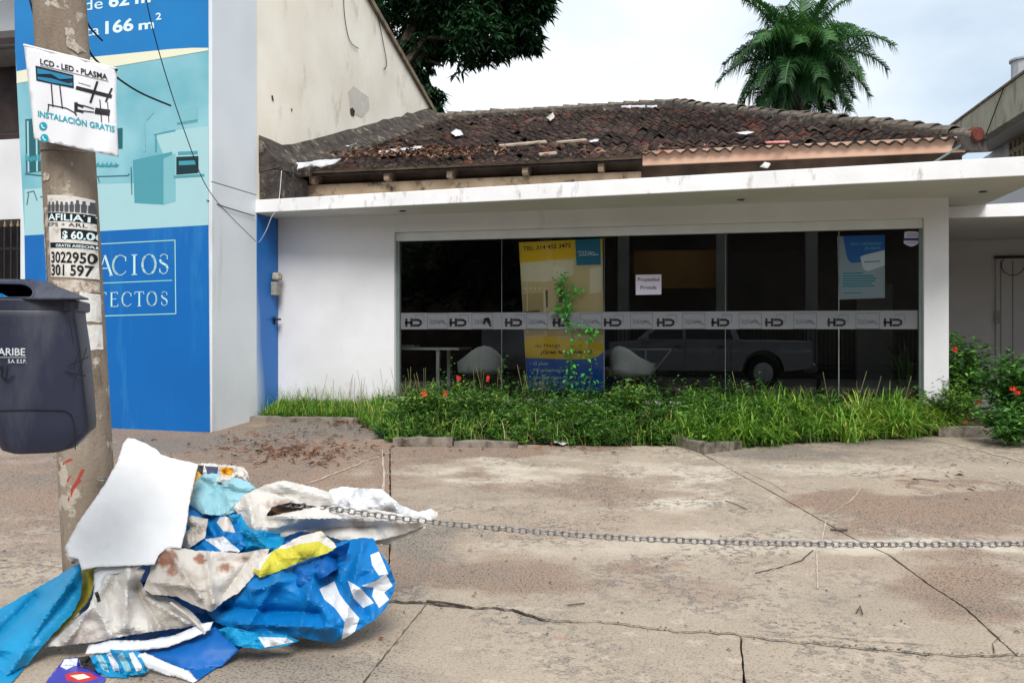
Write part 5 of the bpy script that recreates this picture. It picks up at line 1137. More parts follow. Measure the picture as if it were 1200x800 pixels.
scrap([(862, 156), (876, 154), (884, 155), (874, 158)], 'small white scrap on the right tiles', roof_hit, seed=57)
M['s_pink'] = cloth_mat('pink_red', '#d58a86', '#c06a66', .6)
scrap([(896, 166), (924, 165), (926, 167), (898, 168)], 'faint pink strip at the eave on the right', roof_hit, 's_pink', seed=58)
scrap([(640, 138), (648, 132), (650, 137), (645, 142)], 'pale pinkish scrap high on the tiles', roof_hit, 's_grey', seed=59)
for i, (x0, y0, x1, y1) in enumerate([(728, 124, 740, 126), (740, 124, 756, 125), (758, 124, 770, 126), (785, 123, 800, 128)]):
    scrap([(x0, y0), (x1, y0 - .5), (x1, y1 + 1.5), (x0, y1 + 1)], ['first', 'second', 'third', 'fourth'][i] + ' white mortar patch from the left along the ridge crest', lambda px, py, l=0: onY(px, py, 18.55 - l), 's_white', amp=.05, seed=60 + i, name='mortar_patch', cat='mortar patch')
scrap([(890, 196), (896, 190), (903, 192), (900, 197)], 'crumpled beige scrap on the canopy edge', lambda px, py, l=0: onY(px, py, 11.3 - l), 's_white2', seed=66)

# ------------------------------------------------------------------ posters in the window
PBY = YG + .03
def h_in(px, py, lift=0): return onY(px, py, PBY - lift)
WB = thing('window_banner', 'tall yellow and blue apartment banner hung behind the shop glass', 'banner', h_in(662, 458))
M['p_yellow'] = ink('p_yellow', '#f2cb10'); M['p_blue'] = ink('p_blue', '#0a62c4'); M['p_beige'] = ink('p_beige', '#e2cf9f'); M['p_beige2'] = ink('p_beige2', '#c9b483'); M['p_teal'] = ink('p_teal', '#0b7f9d'); M['p_brown'] = ink('p_brown', '#6d5840'); M['p_cream'] = ink('p_cream', '#f0e6c9')
MB().hexa([h_in(608, 284), h_in(618, 459), h_in(708, 459), h_in(706, 279.5), h_in(608, 284) + Vector((0, .004, 0)), h_in(618, 459) + Vector((0, .004, 0)), h_in(708, 459) + Vector((0, .004, 0)), h_in(706, 279.5) + Vector((0, .004, 0))]).build('banner_cloth', M['p_beige'], WB)
flat('yellow_top', [[(608, 284), (706, 279.5), (706, 296), (690, 301), (670, 303), (640, 303), (620, 305), (609.3, 308)]], h_in, .002, M['p_yellow'], WB)
flat('ceiling_print', [[(610, 308), (640, 303.5), (672, 303.5), (672, 322), (640, 330), (611, 330)]], h_in, .0015, M['p_cream'], WB)
flat('teal_square', [[(674, 281), (703.5, 279.5), (704, 310), (675.5, 311)]], h_in, .004, M['p_teal'], WB)
strokes('square_script', [[.7] + sum([arc(679 + i * 3.2, 297, 1.6, 3 - i * .2, 190, 470, 6) for i in range(6)], []), (1.2, (690, 296), (696, 299), (701, 298))], h_in, .006, M['ad_white'], WB)
lettering('phone_lettering', [('TEL: 314 452 3472', 613, 293.5, 56, 4.6, -.07, .02)], h_in, .004, M['ink_black'], WB)
flat('furniture_print', [[(612, 345), (636, 343), (638, 392), (615, 394)], [(652, 345), (664, 345), (664, 372), (652, 372)], [(640, 372), (706, 370), (707, 392), (641, 394)]], h_in, .002, M['p_beige2'], WB)
flat('dark_print', [[(655, 340), (661, 340), (661, 354), (655, 354)], [(639, 340), (642, 340), (642, 360), (640, 360)], [(613, 365), (632, 363), (633, 370), (614, 372)], [(616, 378), (634, 377), (635, 384), (617, 385)]], h_in, .003, M['p_brown'], WB)
flat('lamp_print', [arc(616 + i * 5.5, 338, 1.9, 1.9, 0, 330, 8) for i in range(4)] + [[(617, 330), (618, 330), (619, 390), (618, 390)], [(637, 338), (639, 338), (640, 380), (638, 380)], [(691, 314), (705, 312), (705, 342), (691, 344)]], h_in, .003, M['p_cream'], WB)
flat('yellow_band', [[(614.5, 398), (625, 395), (640, 394.5), (660, 396), (690, 402), (707, 402.5), (707.3, 412), (700, 418), (685, 421), (665, 421), (645, 418), (628, 416.5), (616, 419)]], h_in, .004, M['p_yellow'], WB)
flat('blue_bottom', [[(616, 419), (628, 416.5), (645, 418), (665, 421), (685, 421), (700, 418), (707.3, 411), (708, 459), (618, 459)]], h_in, .003, M['p_blue'], WB)
lettering('black_lettering', [('de Manga', 627, 407, 30, 4.2, -.02, 0), ('¡Gran lanzamiento!', 634, 414.5, 60, 4.3, -.01, .025)], h_in, .006, M['ink_black'], WB)
lettering('white_lettering', [('• 12 pisos', 621, 427.5, 21, 3.6, 0, .01), ('• 79 apartamentos', 621, 435.5, 45, 3.6, 0, .01), ('• Apartamentos de 1, 2 y 3 alc.', 621, 443.5, 72, 3.6, 0, .01), ('desde 62 m² hasta 166 m²', 625, 449.5, 62, 3.6, 0, .01)], h_in, .006, M['ad_white'], WB)
# paper sign, poster, sticker on the outside of the glass
SO = lambda px, py, lift=0: onY(px, py, YG - .008 - lift)
PS_ = thing('private_property_sign', 'small white paper reading Propiedad Privada taped inside the window', 'sign', SO(759, 345))
MB().hexa([SO(745, 322), SO(745, 345.5), SO(775, 345), SO(775, 321.5)] + [SO(745, 322, -.003), SO(745, 345.5, -.003), SO(775, 345, -.003), SO(775, 321.5, -.003)]).build('paper_sheet', ink('sign_paper', '#c3bccb'), PS_)
lettering('print', [('Propiedad', 747.5, 329.5, 25, 4.2, -.01, .01), ('Privada', 750.5, 338.8, 19, 4.2, -.01, .01)], SO, .002, M['ink_black'], PS_)
BP = thing('blue_poster', 'grey and blue poster with white card shape in the right window pane', 'poster', h_in(1010, 350))
MB().hexa([h_in(981, 277), h_in(983, 351), h_in(1037, 349), h_in(1037, 275)] + [h_in(981, 277, -.003), h_in(983, 351, -.003), h_in(1037, 349, -.003), h_in(1037, 275, -.003)]).build('poster_sheet', ink('poster_grey', '#aab9bf'), BP)
flat('blue_shape', [[(988, 276.5), (1037, 275), (1037, 301), (1008, 307.5), (998, 308), (994, 305), (992, 299)]], h_in, .002, ink('poster_blue', '#0b6fc0'), BP)
flat('card_shape', [[(1008, 301), (1012, 299), (1036.8, 293), (1036.8, 311), (1018, 317.5), (1014, 317), (1011, 313)]], h_in, .004, ink('poster_white', '#e5eaea'), BP)
lettering('print', [('FINCA INMOBILIARIA', 997, 287.5, 36, 3, -.02, .01), ('EN VENTA', 1014, 292.5, 18, 3, -.02, .01)], h_in, .004, ink('poster_aqua', '#6fd3dc'), BP)
strokes('card_line', [(1.2, (1013, 307), (1031, 306))], h_in, .006, ink('poster_teal', '#149aac'), BP)
strokes('text_lines', [(1.5, (988, 320.5), (1011, 320)), (1.5, (988, 323.5), (1023, 323)), (1.5, (988, 326.5), (1026, 326)), (1.5, (988, 329.5), (1025, 329)), (1.5, (988, 332.5), (1021, 332)), (1.5, (988, 335.5), (1024, 335)), (1.0, (989, 343.5), (1010, 343))], h_in, .002, ink('poster_teal', '#149aac'), BP)
KS = thing('police_sticker', 'small white shield sticker with blue band at the top right of the glass', 'sticker', SO(1068, 288))
flat('shield', [[(1060, 272), (1064, 271), (1073, 271), (1077, 272), (1076, 278), (1077, 285), (1072, 288), (1068, 289), (1064, 288), (1059, 285), (1060, 278)]], SO, .001, ink('sticker_grey', '#b9b9cc'), KS)
flat('blue_band', [[(1059, 279), (1078, 279), (1078, 282), (1059, 282)]], SO, .003, ink('sticker_blue', '#2b2a86'), KS)
strokes('text_lines', [(.5, (1063, 274), (1074, 274)), (.5, (1063, 276.5), (1074, 276.5)), (.5, (1063, 284.5), (1073, 284.5))], SO, .003, M['ink_grey'], KS)

# ------------------------------------------------------------------ furniture inside
M['shell'] = mk('white_plastic_shell', '#ececea', '#e2e2de', 3, .35)
def shell_chair(loc, rz, label):
    C_ = thing('shell_chair', label, 'chair', loc, 'white shell armchairs in the shop'); V = []; nu, nv = 14, 12
    for j in range(nv + 1):
        for i in range(nu + 1):
            a = math.pi * (i / nu) * 1.25 - .125 * math.pi; v = j / nv
            hgt = .40 + v ** 1.5 * (.20 + .24 * max(0, math.sin(a)) ** 2.2); r_ = .14 + .17 * math.sin(min(1, v * 2.6) * 1.57) + .02 * v; V.append(Vector((math.cos(a) * r_ * 1.05, math.sin(a) * r_ * .9 + (.05 * v if math.sin(a) > .6 else 0), hgt)))
    mb = MB(); mb.v = [tuple(p + Vector(loc)) for p in V]
    for j in range(nv):
        for i in range(nu): k = j * (nu + 1) + i; mb.f.append((k, k + 1, k + nu + 2, k + nu + 1)); mb.m.append(0)
    mb.f.append(tuple(range(nu + 1))); mb.m.append(0)
    q = mb.build('shell_seat', M['shell'], C_, smooth=True); s_ = q.modifiers.new('t', 'SOLIDIFY'); s_.thickness = .008
    for sx in (-1, 1):
        for sy in (-1, 1): MB().tube([Vector(loc) + Vector((sx * .06, sy * .06, .41)), Vector(loc) + Vector((sx * .22, sy * .20, .0))], .013, 8).build('leg', M['wood'], C_)
    C_.rotation_euler.z = rz; return C_
p = onY(563, 420, 12.2); shell_chair((p.x, p.y, .452), R(205), 'white shell armchair beside the desk at the left inside the shop'); p = onY(742, 420, 12.35); shell_chair((p.x, p.y, .452), R(150), 'white shell armchair behind the folding stand inside the shop')
a = onY(466, 410, 12.2); b_ = onY(540, 410, 12.2)
DK = thing('desk', 'white desk with papers inside the left of the shop window', 'desk', (a.x, 12.4, .452))
MB().box((a.x - .5, 12.1, 1.22), (b_.x, 12.8, 1.255)).build('desk_top', M['shell'], DK, bevel=.005)
for x in (a.x - .45, onY(512, 410, 12.2).x):
    for y in (12.16, 12.7): MB().box((x, y, .453), (x + .05, y + .05, 1.219)).build('leg', M['shell'], DK)
pp_ = onY(490, 405, 12.8); tag(MB().box((pp_.x - .2, 12.2, 1.256), (pp_.x + .15, 12.45, 1.29)).build('paper_stack', M['board_white'], bevel=.004), 'stack of white papers on the desk inside the shop', 'papers')
st = thing('folding_stand', 'folding metal stand with crossed legs inside the shop', 'stand', (onY(757, 440, 12.1).x, 12.1, .452))
tl_, tr_ = onY(726, 409, 12.1), onY(787, 409, 12.1); bl_, br_ = onY(735, 455, 12.1), onY(782, 455, 12.1)
for z__ in (bl_, br_): z__.z = .455
for nm, a_, b2 in (('top_rail', tl_, tr_), ('cross_leg', tl_, br_), ('cross_leg', tr_, bl_), ('middle_bar', onY(757, 410, 12.1), onY(757, 430, 12.1))):
    MB().tube([a_, b2], .012, 8).build(nm, M['alu_dark'], st)
# ------------------------------------------------------------------ planting
def leaf_mat(name, cols, rough=.5, trans=.25):
    m = bpy.data.materials.new(name); m.use_nodes = True; t = NT(m); b = t.n['Principled BSDF']; o = t.n['Material Output']
    a = t.new('ShaderNodeAttribute', attribute_name='var').outputs['Fac']; r_ = t.new('ShaderNodeValToRGB'); e = r_.color_ramp.elements
    e[0].position = 0; e[0].color = lin(cols[0]); e[1].position = 1; e[1].color = lin(cols[-1])
    for i, c in enumerate(cols[1:-1]): q = e.new((i + 1) / (len(cols) - 1)); q.color = lin(c)
    t.link(a, r_.inputs[0]); t.link(r_.outputs[0], b.inputs['Base Color']); b.inputs['Roughness'].default_value = rough; b.inputs['Specular IOR Level'].default_value = .35
    tl = t.new('ShaderNodeBsdfTranslucent'); t.link(t.mix(1.0, r_.outputs[0], (1.0, 1.15, .5, 1), 'MULTIPLY'), tl.inputs[0]); ms = t.new('ShaderNodeMixShader'); ms.inputs[0].default_value = trans
    t.link(b.outputs[0], ms.inputs[1]); t.link(tl.outputs[0], ms.inputs[2]); t.link(ms.outputs[0], o.inputs[0]); return m
M['grassm'] = leaf_mat('grass_blade', ['#3b5f22', '#59872b', '#7ba83a', '#a9bd50', '#cdbb66'])
M['strawm'] = leaf_mat('straw_blade', ['#7d7446', '#a39a62', '#c2b57c'], .7, .1); M['weedm'] = leaf_mat('weed_leaf', ['#25441a', '#3d6427', '#5f8a34', '#9cb24e'])
M['shrubm'] = leaf_mat('shrub_leaf', ['#23461d', '#356329', '#4f8235', '#729f44'])
M['vinem'] = leaf_mat('vine_leaf', ['#2f7a2c', '#3f9a38', '#57b348'], trans=.3)
M['treem'] = leaf_mat('tree_leaf', ['#122b18', '#1d4023', '#2b5a2e', '#3a6d38'])
M['palmm'] = leaf_mat('palm_leaflet', ['#152f1b', '#1f4424', '#2c592f', '#48783f', '#6a8a4c'])
M['flowerm'] = ink('red_petal', '#d8321f', .5, .8); M['bark'] = mk('bark', '#5b5046', '#3c342d', 9, .9, bmp=.8, bscale=20, bdist=.02); M['stemm'] = mk('green_stem', '#4c6a2c', '#3c5524', 6, .7)
def blades(name, base_pts, h, w, lean, mat, parent=None, var=None, rs=None, droop=.6):
    n = len(base_pts); B = np.array(base_pts); az = rs.uniform(0, 2 * np.pi, n); L_ = h * rs.uniform(.6, 1.15, n); ln = lean * rs.uniform(.3, 1.3, n)
    dx, dy = np.cos(az), np.sin(az); V = np.zeros((n, 7, 3)); ts = [0, .4, .75, 1.0]
    for k, t_ in enumerate(ts):
        out = ln * L_ * (t_ ** 1.8); up = L_ * (t_ - droop * ln * t_ ** 2.6); c = B + np.stack([dx * out, dy * out, up], 1)
        if k < 3:
            ww = w * (1 - .35 * t_) * rs.uniform(.8, 1.2, n) / 2; off = np.stack([-dy * ww, dx * ww, 0 * ww], 1); V[:, 2 * k] = c - off; V[:, 2 * k + 1] = c + off
        else: V[:, 6] = c
    idx = np.arange(n)[:, None] * 7; F1 = [idx + np.array([[0, 1, 3, 2]]), idx + np.array([[2, 3, 5, 4]])]; fs = np.vstack(F1).tolist() + (idx + np.array([[4, 5, 6]])).tolist()
    o = mesh_obj(name, V.reshape(-1, 3), fs, mat, parent); v_ = (var if var is not None else rs.uniform(0, 1, n)); set_attr(o, 'var', np.repeat(v_, 7)); return o
def leaves(name, C_, D, Ln, Wd, mat, parent=None, rs=None, var=None, fold=.18):
    """C_ bases, D directions (n,3), a 5-vertex folded leaf each"""
    n = len(C_); C_ = np.array(C_); D = D / np.linalg.norm(D, axis=1)[:, None]; rnd = rs.normal(size=(n, 3)) * .35 + np.array([0, 0, 1]); S_ = np.cross(D, rnd); S_ /= np.linalg.norm(S_, axis=1)[:, None] + 1e-9; U = np.cross(S_, D)
    Ln = np.broadcast_to(Ln, n)[:, None]; Wd = np.broadcast_to(Wd, n)[:, None]; V = np.zeros((n, 5, 3)); V[:, 0] = C_; V[:, 4] = C_ + D * Ln - np.array([0, 0, .15]) * Ln
    mid = C_ + D * Ln * .45; V[:, 1] = mid + S_ * Wd / 2 + U * Wd * fold; V[:, 2] = mid - S_ * Wd / 2 + U * Wd * fold; V[:, 3] = mid
    idx = np.arange(n)[:, None] * 5; fs = np.vstack([idx + np.array([[0, 3, 1]]), idx + np.array([[1, 3, 4]]), idx + np.array([[0, 2, 3]]), idx + np.array([[2, 4, 3]])]).tolist()
    o = mesh_obj(name, V.reshape(-1, 3), fs, mat, parent); set_attr(o, 'var', np.repeat(var if var is not None else rs.uniform(0, 1, n), 5)); return o
# planter bed
front = [(296, 492), (420, 493), (458, 518), (530, 520), (600, 521), (700, 522), (780, 522), (833, 526), (960, 518), (1100, 510)]
fw = [ground(*p) for p in front]
bedpoly = [(p.x, p.y) for p in fw] + [(XR, 11.62), (XR, 11.598), (XL + .02, 11.598)]
P, Fc, _ = fill(densify(bedpoly, .12), .12); xsF = [p.x for p in fw]; ysF = [p.y for p in fw]
def bed_z(x, y): yf = float(np.interp(x, xsF, ysF)); t_ = max(0, min(1, (y - yf) / .5)); return gz(y) + .02 + .13 * t_ + .02 * vnoise(x * 3, y * 3)
SOIL = tag(mesh_obj('planting_bed', [(x, y, bed_z(x, y)) for x, y in P], [tuple(f) for f in Fc], M['soil'], None, smooth=True), kind='structure')
sb = MB().box((XR + .02, 11.4, .2), (9, 13.5, .36)); tag(sb.build('side_planting_bed', M['soil']), kind='structure')
def kerb(p0, p1, h_, w_, label, jag=.01):
    a = ground(*p0); b_ = ground(*p1); d = (b_ - a); n = max(2, int(d.length / .12)); mb = MB(); rs_ = random.Random(int(p0[0])); nn = Vector((-d.y, d.x, 0)).normalized() * w_; rings = []
    for i in range(n + 1):
        q = a.lerp(b_, i / n); hh = h_ + rs_.uniform(-jag, jag); o1 = nn * rs_.uniform(-.04, .04); z = gz(q.y) - .03
        rings.append([Vector((q.x, q.y, z)) + o1, Vector((q.x, q.y, z + hh)) + o1, Vector((q.x, q.y, z + hh + rs_.uniform(-.006, .006))) + nn, Vector((q.x, q.y, z)) + nn])
    mb.loft(rings); tag(mb.build('kerb', M['concrete_trim'], bevel=.006), label, 'kerb', 'broken kerbs round the planting bed')
kerb((292, 494), (420, 495.5), .10, .10, 'low dirty kerb by the blue wall box at the left of the bed'); kerb((460, 523), (530, 523.5), .13, .12, 'short kerb stub at the expansion joint'); kerb((532, 524), (606, 525), .10, .12, 'broken kerb piece right of the expansion joint')
kerb((780, 519), (826, 532), .14, .13, 'angled kerb corner jutting out at the middle of the bed'); kerb((826, 532), (870, 526), .13, .12, 'kerb end half covered by long grass'); kerb((1100, 512), (1290, 514), .15, .13, 'kerb at the right below the red flowered shrub')
# --- where things grow
def sample_bed(n, rs, x0=-6.2, x1=2.9, front_pref=0, over=0.0):
    out = []
    while len(out) < n:
        x = rs.uniform(x0, x1); yf = float(np.interp(x, xsF, ysF)) - over * rs.uniform(0, 1); y = rs.uniform(yf, 11.57); out.append((x, y, bed_z(x, max(y, yf)) - .01))
    return np.array(out)
rs = np.random.default_rng(3)
xp = lambda px: ground(px, 500).x
xA, xB, xC, xD = xp(445), xp(620), xp(840), xp(1100)
# grasses
b1 = sample_bed(5200, rs, XL + .05, onY(470, 480, 10.8).x); o = blades('grass_left', b1, .15 * (1 + 1.5 * (rs.random(len(b1)) < .07)), .007, .6, M['grassm'], None, rs.beta(2, 3, len(b1)), rs); tag(o, kind='stuff')
b2 = sample_bed(4200, rs, -4.8, .6, over=.12); o = blades('grass_middle', b2, .24, .009, .5, M['grassm'], None, rs.beta(2, 4, len(b2)), rs); tag(o, kind='stuff')
xg = onY(790, 500, 10.2).x
cl = sample_bed(125, rs, xg, 2.75, over=.1); pts = []; hs = []; cv_ = []
for c in cl:
    m_ = int(rs.integers(45, 90)); q = c + np.column_stack([rs.normal(0, .06, m_), rs.normal(0, .06, m_), np.zeros(m_)]); pts.append(q); hs += [rs.uniform(.5, 1.25) * (1 + .5 * vnoise(c[0] * 2, c[1] * 2, 1))] * m_; cv_ += [rs.normal() * .13] * m_
b3 = np.vstack(pts); vv = np.clip(np.array(cv_) + .22 + .14 * rs.normal(size=len(b3)) + .30 * np.clip((b3[:, 0] - 1.0) / 1.6, 0, 1) + .35 * (rs.random(len(b3)) < .16), 0, 1); o = blades('long_grass_right', b3, .42 * np.array(hs), .014, 1.0, M['grassm'], None, vv, rs, .7); tag(o, kind='stuff')
fr_ = sample_bed(2600, rs, xg, 2.7, over=.12); sel = fr_[:, 1] < np.interp(fr_[:, 0], xsF, ysF) + .28; o = blades('grass_fringe', fr_[sel], .40, .012, 1.0, M['grassm'], None, np.clip(.25 + .15 * rs.normal(size=sel.sum()), 0, 1), rs, .7); tag(o, kind='stuff')
# leafy weeds
def weeds(name, n, x0, x1, hmax, mat, seed, over=.12, ln=.055, per=16, cond=None, wr=.42):
    rs = np.random.default_rng(seed); B = sample_bed(n, rs, x0, x1, over=over)
    C_, D, Ls, Vv = [], [], [], []
    for b in B:
        fy = np.clip((b[1] - np.interp(b[0], xsF, ysF)) / 1.3, 0, 1); h_ = .72 * hmax * rs.uniform(.4, 1.25) * (1 + .9 * vnoise(b[0] * 1.6, b[1] * 1.6, seed)) * (.5 + .5 * fy); lean = rs.normal(size=2) * .18; v0 = .1 + .75 * rs.random() * (.6 + .8 * vnoise(b[0] * 2, b[1] * 2, 4))
        for k in range(per):
            t_ = (k + 1) / per; p = b + np.array([lean[0] * h_ * t_ * 2, lean[1] * h_ * t_ * 2, h_ * t_]); a = rs.uniform(0, 6.283); C_.append(p); D.append([math.cos(a), math.sin(a), rs.uniform(-.1, .7)]); Ls.append(ln * rs.uniform(.6, 1.3)); Vv.append(min(1, max(0, v0 + rs.normal() * .15)))
    Ls = np.array(Ls); o = leaves(name, C_, np.array(D), Ls, Ls * wr, mat, None, rs, np.array(Vv)); return tag(o, kind='stuff')
weeds('weed_cover_left', 480, XL + .3, onY(480, 480, 10.5).x, .20, M['weedm'], 21, ln=.04, per=12)
weeds('weed_cover_middle', 1200, onY(455, 500, 10.2).x, onY(740, 500, 10.2).x, .40, M['weedm'], 22, ln=.06)
weeds('weed_cover_tall', 260, onY(470, 500, 10.2).x, onY(900, 500, 10.2).x, .62, M['weedm'], 23, ln=.06, per=20)
weeds('weed_cover_right', 900, onY(690, 500, 10.2).x, onY(900, 500, 10.2).x, .38, M['weedm'], 24, ln=.055)
weeds('weed_cover_among_grass', 260, onY(800, 500, 10.2).x, 2.6, .5, M['weedm'], 26, ln=.06, per=14)
weeds('weed_cover_under_grass', 600, onY(860, 500, 10.2).x, 2.9, .30, M['weedm'], 25, ln=.05, per=12)
weeds('broadleaf_weeds', 150, onY(460, 480, 10.5).x, onY(1000, 480, 10.3).x, .42, M['weedm'], 61, ln=.12, per=9, wr=.55)
weeds('small_leaf_weeds', 220, XL + .4, onY(560, 480, 10.3).x, .34, M['weedm'], 62, ln=.035, per=18)
b4 = sample_bed(700, rs, -4.6, 2.8, over=.05); o = blades('dry_grass', b4, .34, .008, 1.0, M['strawm'], None, None, rs, .8); tag(o, kind='stuff')
# thin dry stalks against the wall
sb_ = []; mbs = MB()
for i in range(70):
    px = random.choice([random.uniform(335, 450), random.uniform(440, 500), random.uniform(560, 640), random.uniform(860, 1060)]); p = onY(px, 480, random.uniform(10.9, 11.5)); z = bed_z(p.x, p.y); q = Vector((p.x, p.y, z)); tp = q + Vector((random.uniform(-.15, .15), random.uniform(-.1, .05), random.uniform(.3, .62)))
    mbs.tube([q, q.lerp(tp, .5) + Vector((random.uniform(-.02, .02), 0, .02)), tp], .003, 3, cap=False)
tag(mbs.build('dry_stalks', mk('dry_stalk', '#8f8a5a', '#6c6b3e', 6, .8), fix=False), kind='stuff')
def flowers(parent, pts, n=6, r=.03):
    for c in pts:
        mb = MB(); c = Vector(c); rs_ = random.Random(int(c.x * 1000))
        for k in range(n):
            o_ = c + Vector((rs_.gauss(0, r * .5), rs_.gauss(0, r * .5), rs_.gauss(0, r * .4)))
            for a in range(4):
                an = a * 1.57 + rs_.random(); d = Vector((math.cos(an), -.5, math.sin(an))) * .022; s_ = Vector((-math.sin(an), 0, math.cos(an))) * .008; mb.face([o_, o_ + d * .6 + s_, o_ + d, o_ + d * .6 - s_])
        mb.build('flower_head', M['flowerm'], parent, fix=False)
def shrub(name, label, px, py_top, Y, rad, h_, nl, ln, mat, fl=(), seed=1, zb=None, cat='shrub', group=None):
    rs = np.random.default_rng(seed); p = onY(px, 480, Y); z = bed_z(p.x, Y) if zb is None else zb; T = thing(name, label, cat, (p.x, Y, z), group); c0 = np.array([p.x, Y, z]); mb = MB(); C_, D = [], []
    nb = 16
    for k in range(nb):
        a = rs.uniform(0, 6.28); e = rs.uniform(.25, 1.0); tip = c0 + np.array([math.cos(a) * rad * e, math.sin(a) * rad * e * .8, h_ * rs.uniform(.65, 1.0) * (1.1 - .45 * e)]); mid = (c0 + tip) / 2 + rs.normal(size=3) * .04
        mb.tube([c0, mid, tip], [.010, .007, .003], 5, cap=False)
        for q in range(nl // nb):
            t_ = rs.uniform(.25, 1.05); pt = c0 * (1 - t_) ** 2 + 2 * t_ * (1 - t_) * mid + tip * t_ ** 2 + rs.normal(size=3) * .05; C_.append(pt); a2 = rs.uniform(0, 6.28); D.append([math.cos(a2), math.sin(a2) - .2, rs.uniform(-.3, .8)])
    mb.build('stem', M['stemm'], T, fix=False); Ls = ln * rs.uniform(.6, 1.25, len(C_)); tag(leaves('foliage', C_, np.array(D), Ls, Ls * .42, mat, T, rs), kind='stuff')
    flowers(T, [onY(a, b, Y - rad * .8) for a, b in fl]); return T
shrub('flowering_shrub', 'green weedy shrub with red flowers in front of the desk behind the glass', 495, 440, 10.3, .55, .50, 1500, .065, M['weedm'], [(498, 460), (522, 461)], 41)
shrub('flowering_shrub', 'low shrub with red blooms below the white shell chair', 560, 440, 10.5, .5, .48, 1300, .06, M['weedm'], [(539, 443), (572, 443)], 42)
shrub('leafy_bush', 'taller dark leafy bush between the banner and the folding stand', 735, 440, 10.8, .55, .52, 1300, .07, M['weedm'], (), 43)
shrub('ixora_shrub', 'dark green shrub with one red flower directly right of the white pillar', 1126, 410, 12.6, .42, 1.25, 1500, .11, M['shrubm'], [(1118, 409)], 44, zb=.36)
shrub('ixora_shrub', 'wide dark shrub dotted with red flowers at the right edge', 1182, 430, 11.7, .62, .85, 1700, .11, M['shrubm'], [(1146, 471), (1186, 456), (1130, 493), (1192, 460)], 45, zb=.36)
shrub('low_shrub', 'low sprawling green plant over the kerb at the right edge', 1180, 480, 10.6, .5, .42, 1300, .09, M['shrubm'], (), 46, zb=.25)
shrub('pale_shrub', 'lighter feathery green bush between the pillar and the red flowered shrub', 1120, 470, 11.3, .45, .55, 1400, .07, M['weedm'], (), 47, zb=.36)
shrub('ixora_shrub', 'large shrub cut off by the right picture edge', 1215, 430, 12.2, .6, 1.0, 1600, .11, M['shrubm'], [(1196, 448)], 48, zb=.36)
# vine climbing the outside of the glass
VN = thing('climbing_vine', 'bright green vine climbing the window in front of the yellow banner', 'vine', (onY(668, 460, 11.5).x, 11.5, .4))
vp = [(672, 462), (668, 430), (672, 400), (664, 370), (667, 350), (660, 335), (661, 322)]; vp2 = [(690, 460), (693, 430), (690, 400), (694, 388), (688, 380)]; vp3 = [(664, 366), (655, 362), (650, 360)]; vp4 = [(667, 350), (676, 342), (680, 338)]
C_, D, Ls = [], [], []; rs = np.random.default_rng(8)
for vpp, dens in ((vp, 26), (vp2, 22), (vp3, 12), (vp4, 12)):
    W_ = [onY(a, b, YG - .05) for a, b in vpp]; MB().tube(W_, .004, 5).build('vine_stem', M['stemm'], VN)
    for a, b in zip(W_[:-1], W_[1:]):
        for k in range(dens if vpp is not vp2 else 16):
            t_ = rs.random(); q = a.lerp(b, t_); C_.append([q.x + rs.normal() * .06, q.y - abs(rs.normal()) * .04, q.z + rs.normal() * .03]); D.append([rs.normal(), -.5, rs.normal() * .6 - .3]); Ls.append(rs.uniform(.04, .085))
Ls = np.array(Ls); leaves('foliage', C_, np.array(D), Ls, Ls * .75, M['vinem'], VN, rs)
# plant seen in the last pane
PT = thing('potted_plant', 'strap leaved potted plant behind the last window pane', 'plant', (onY(1062, 450, 12.2).x, 12.2, .452))
c = ORG[PT.name]; MB().tube([c, c + Vector((0, 0, .26))], [.10, .14], 14).build('pot', mk('clay_pot', '#7d4a35', '#6b3e2c', 5, .8), PT)
bb = np.array([[c.x, c.y, c.z + .25]] * 46); rs = np.random.default_rng(2); blades('foliage', bb + rs.normal(size=(46, 3)) * .02, .75, .05, .75, M['shrubm'], PT, None, rs, .5)

# ------------------------------------------------------------------ ground litter
M['dryleaf'] = leaf_mat('dry_leaf', ['#3a2219', '#5c3323', '#7c482f', '#9a6a4e'], .8, .05)
rs = np.random.default_rng(12); C_, D, Ls = [], [], []
for (cx, cy, sx, sy, n) in ((350, 527, 45, 6, 240), (330, 512, 40, 6, 70), (430, 498, 32, 5, 160), (385, 541, 22, 4, 40), (310, 535, 30, 6, 60), (250, 530, 60, 10, 30), (1100, 562, 50, 8, 24), (620, 527, 120, 4, 36)):
    for i in range(n):
        p = ground(cx + rs.normal() * sx, max(496, cy + rs.normal() * sy), .012 + rs.random() * .03); C_.append(tuple(p)); a = rs.uniform(0, 6.28); D.append([math.cos(a), math.sin(a), rs.uniform(-.05, .15)]); Ls.append(rs.uniform(.05, .15))
Ls = np.array(Ls); tag(leaves('leaf_litter', C_, np.array(D), Ls, Ls * .22, M['dryleaf'], None, rs, fold=.25), kind='stuff')
C_, D, Ls = [], [], []
for i in range(160):
    p = ground(rs.uniform(0, 1200), 800 - rs.random() ** .6 * 290, .008); C_.append(tuple(p)); a = rs.uniform(0, 6.28); D.append([math.cos(a), math.sin(a), rs.uniform(0, .25)]); Ls.append(rs.uniform(.015, .04))
Ls = np.array(Ls); tag(leaves('fallen_leaves', C_, np.array(D), Ls, Ls * .45, M['dryleaf'], None, rs, fold=.3), kind='stuff')
C_, D, Ls = [], [], []
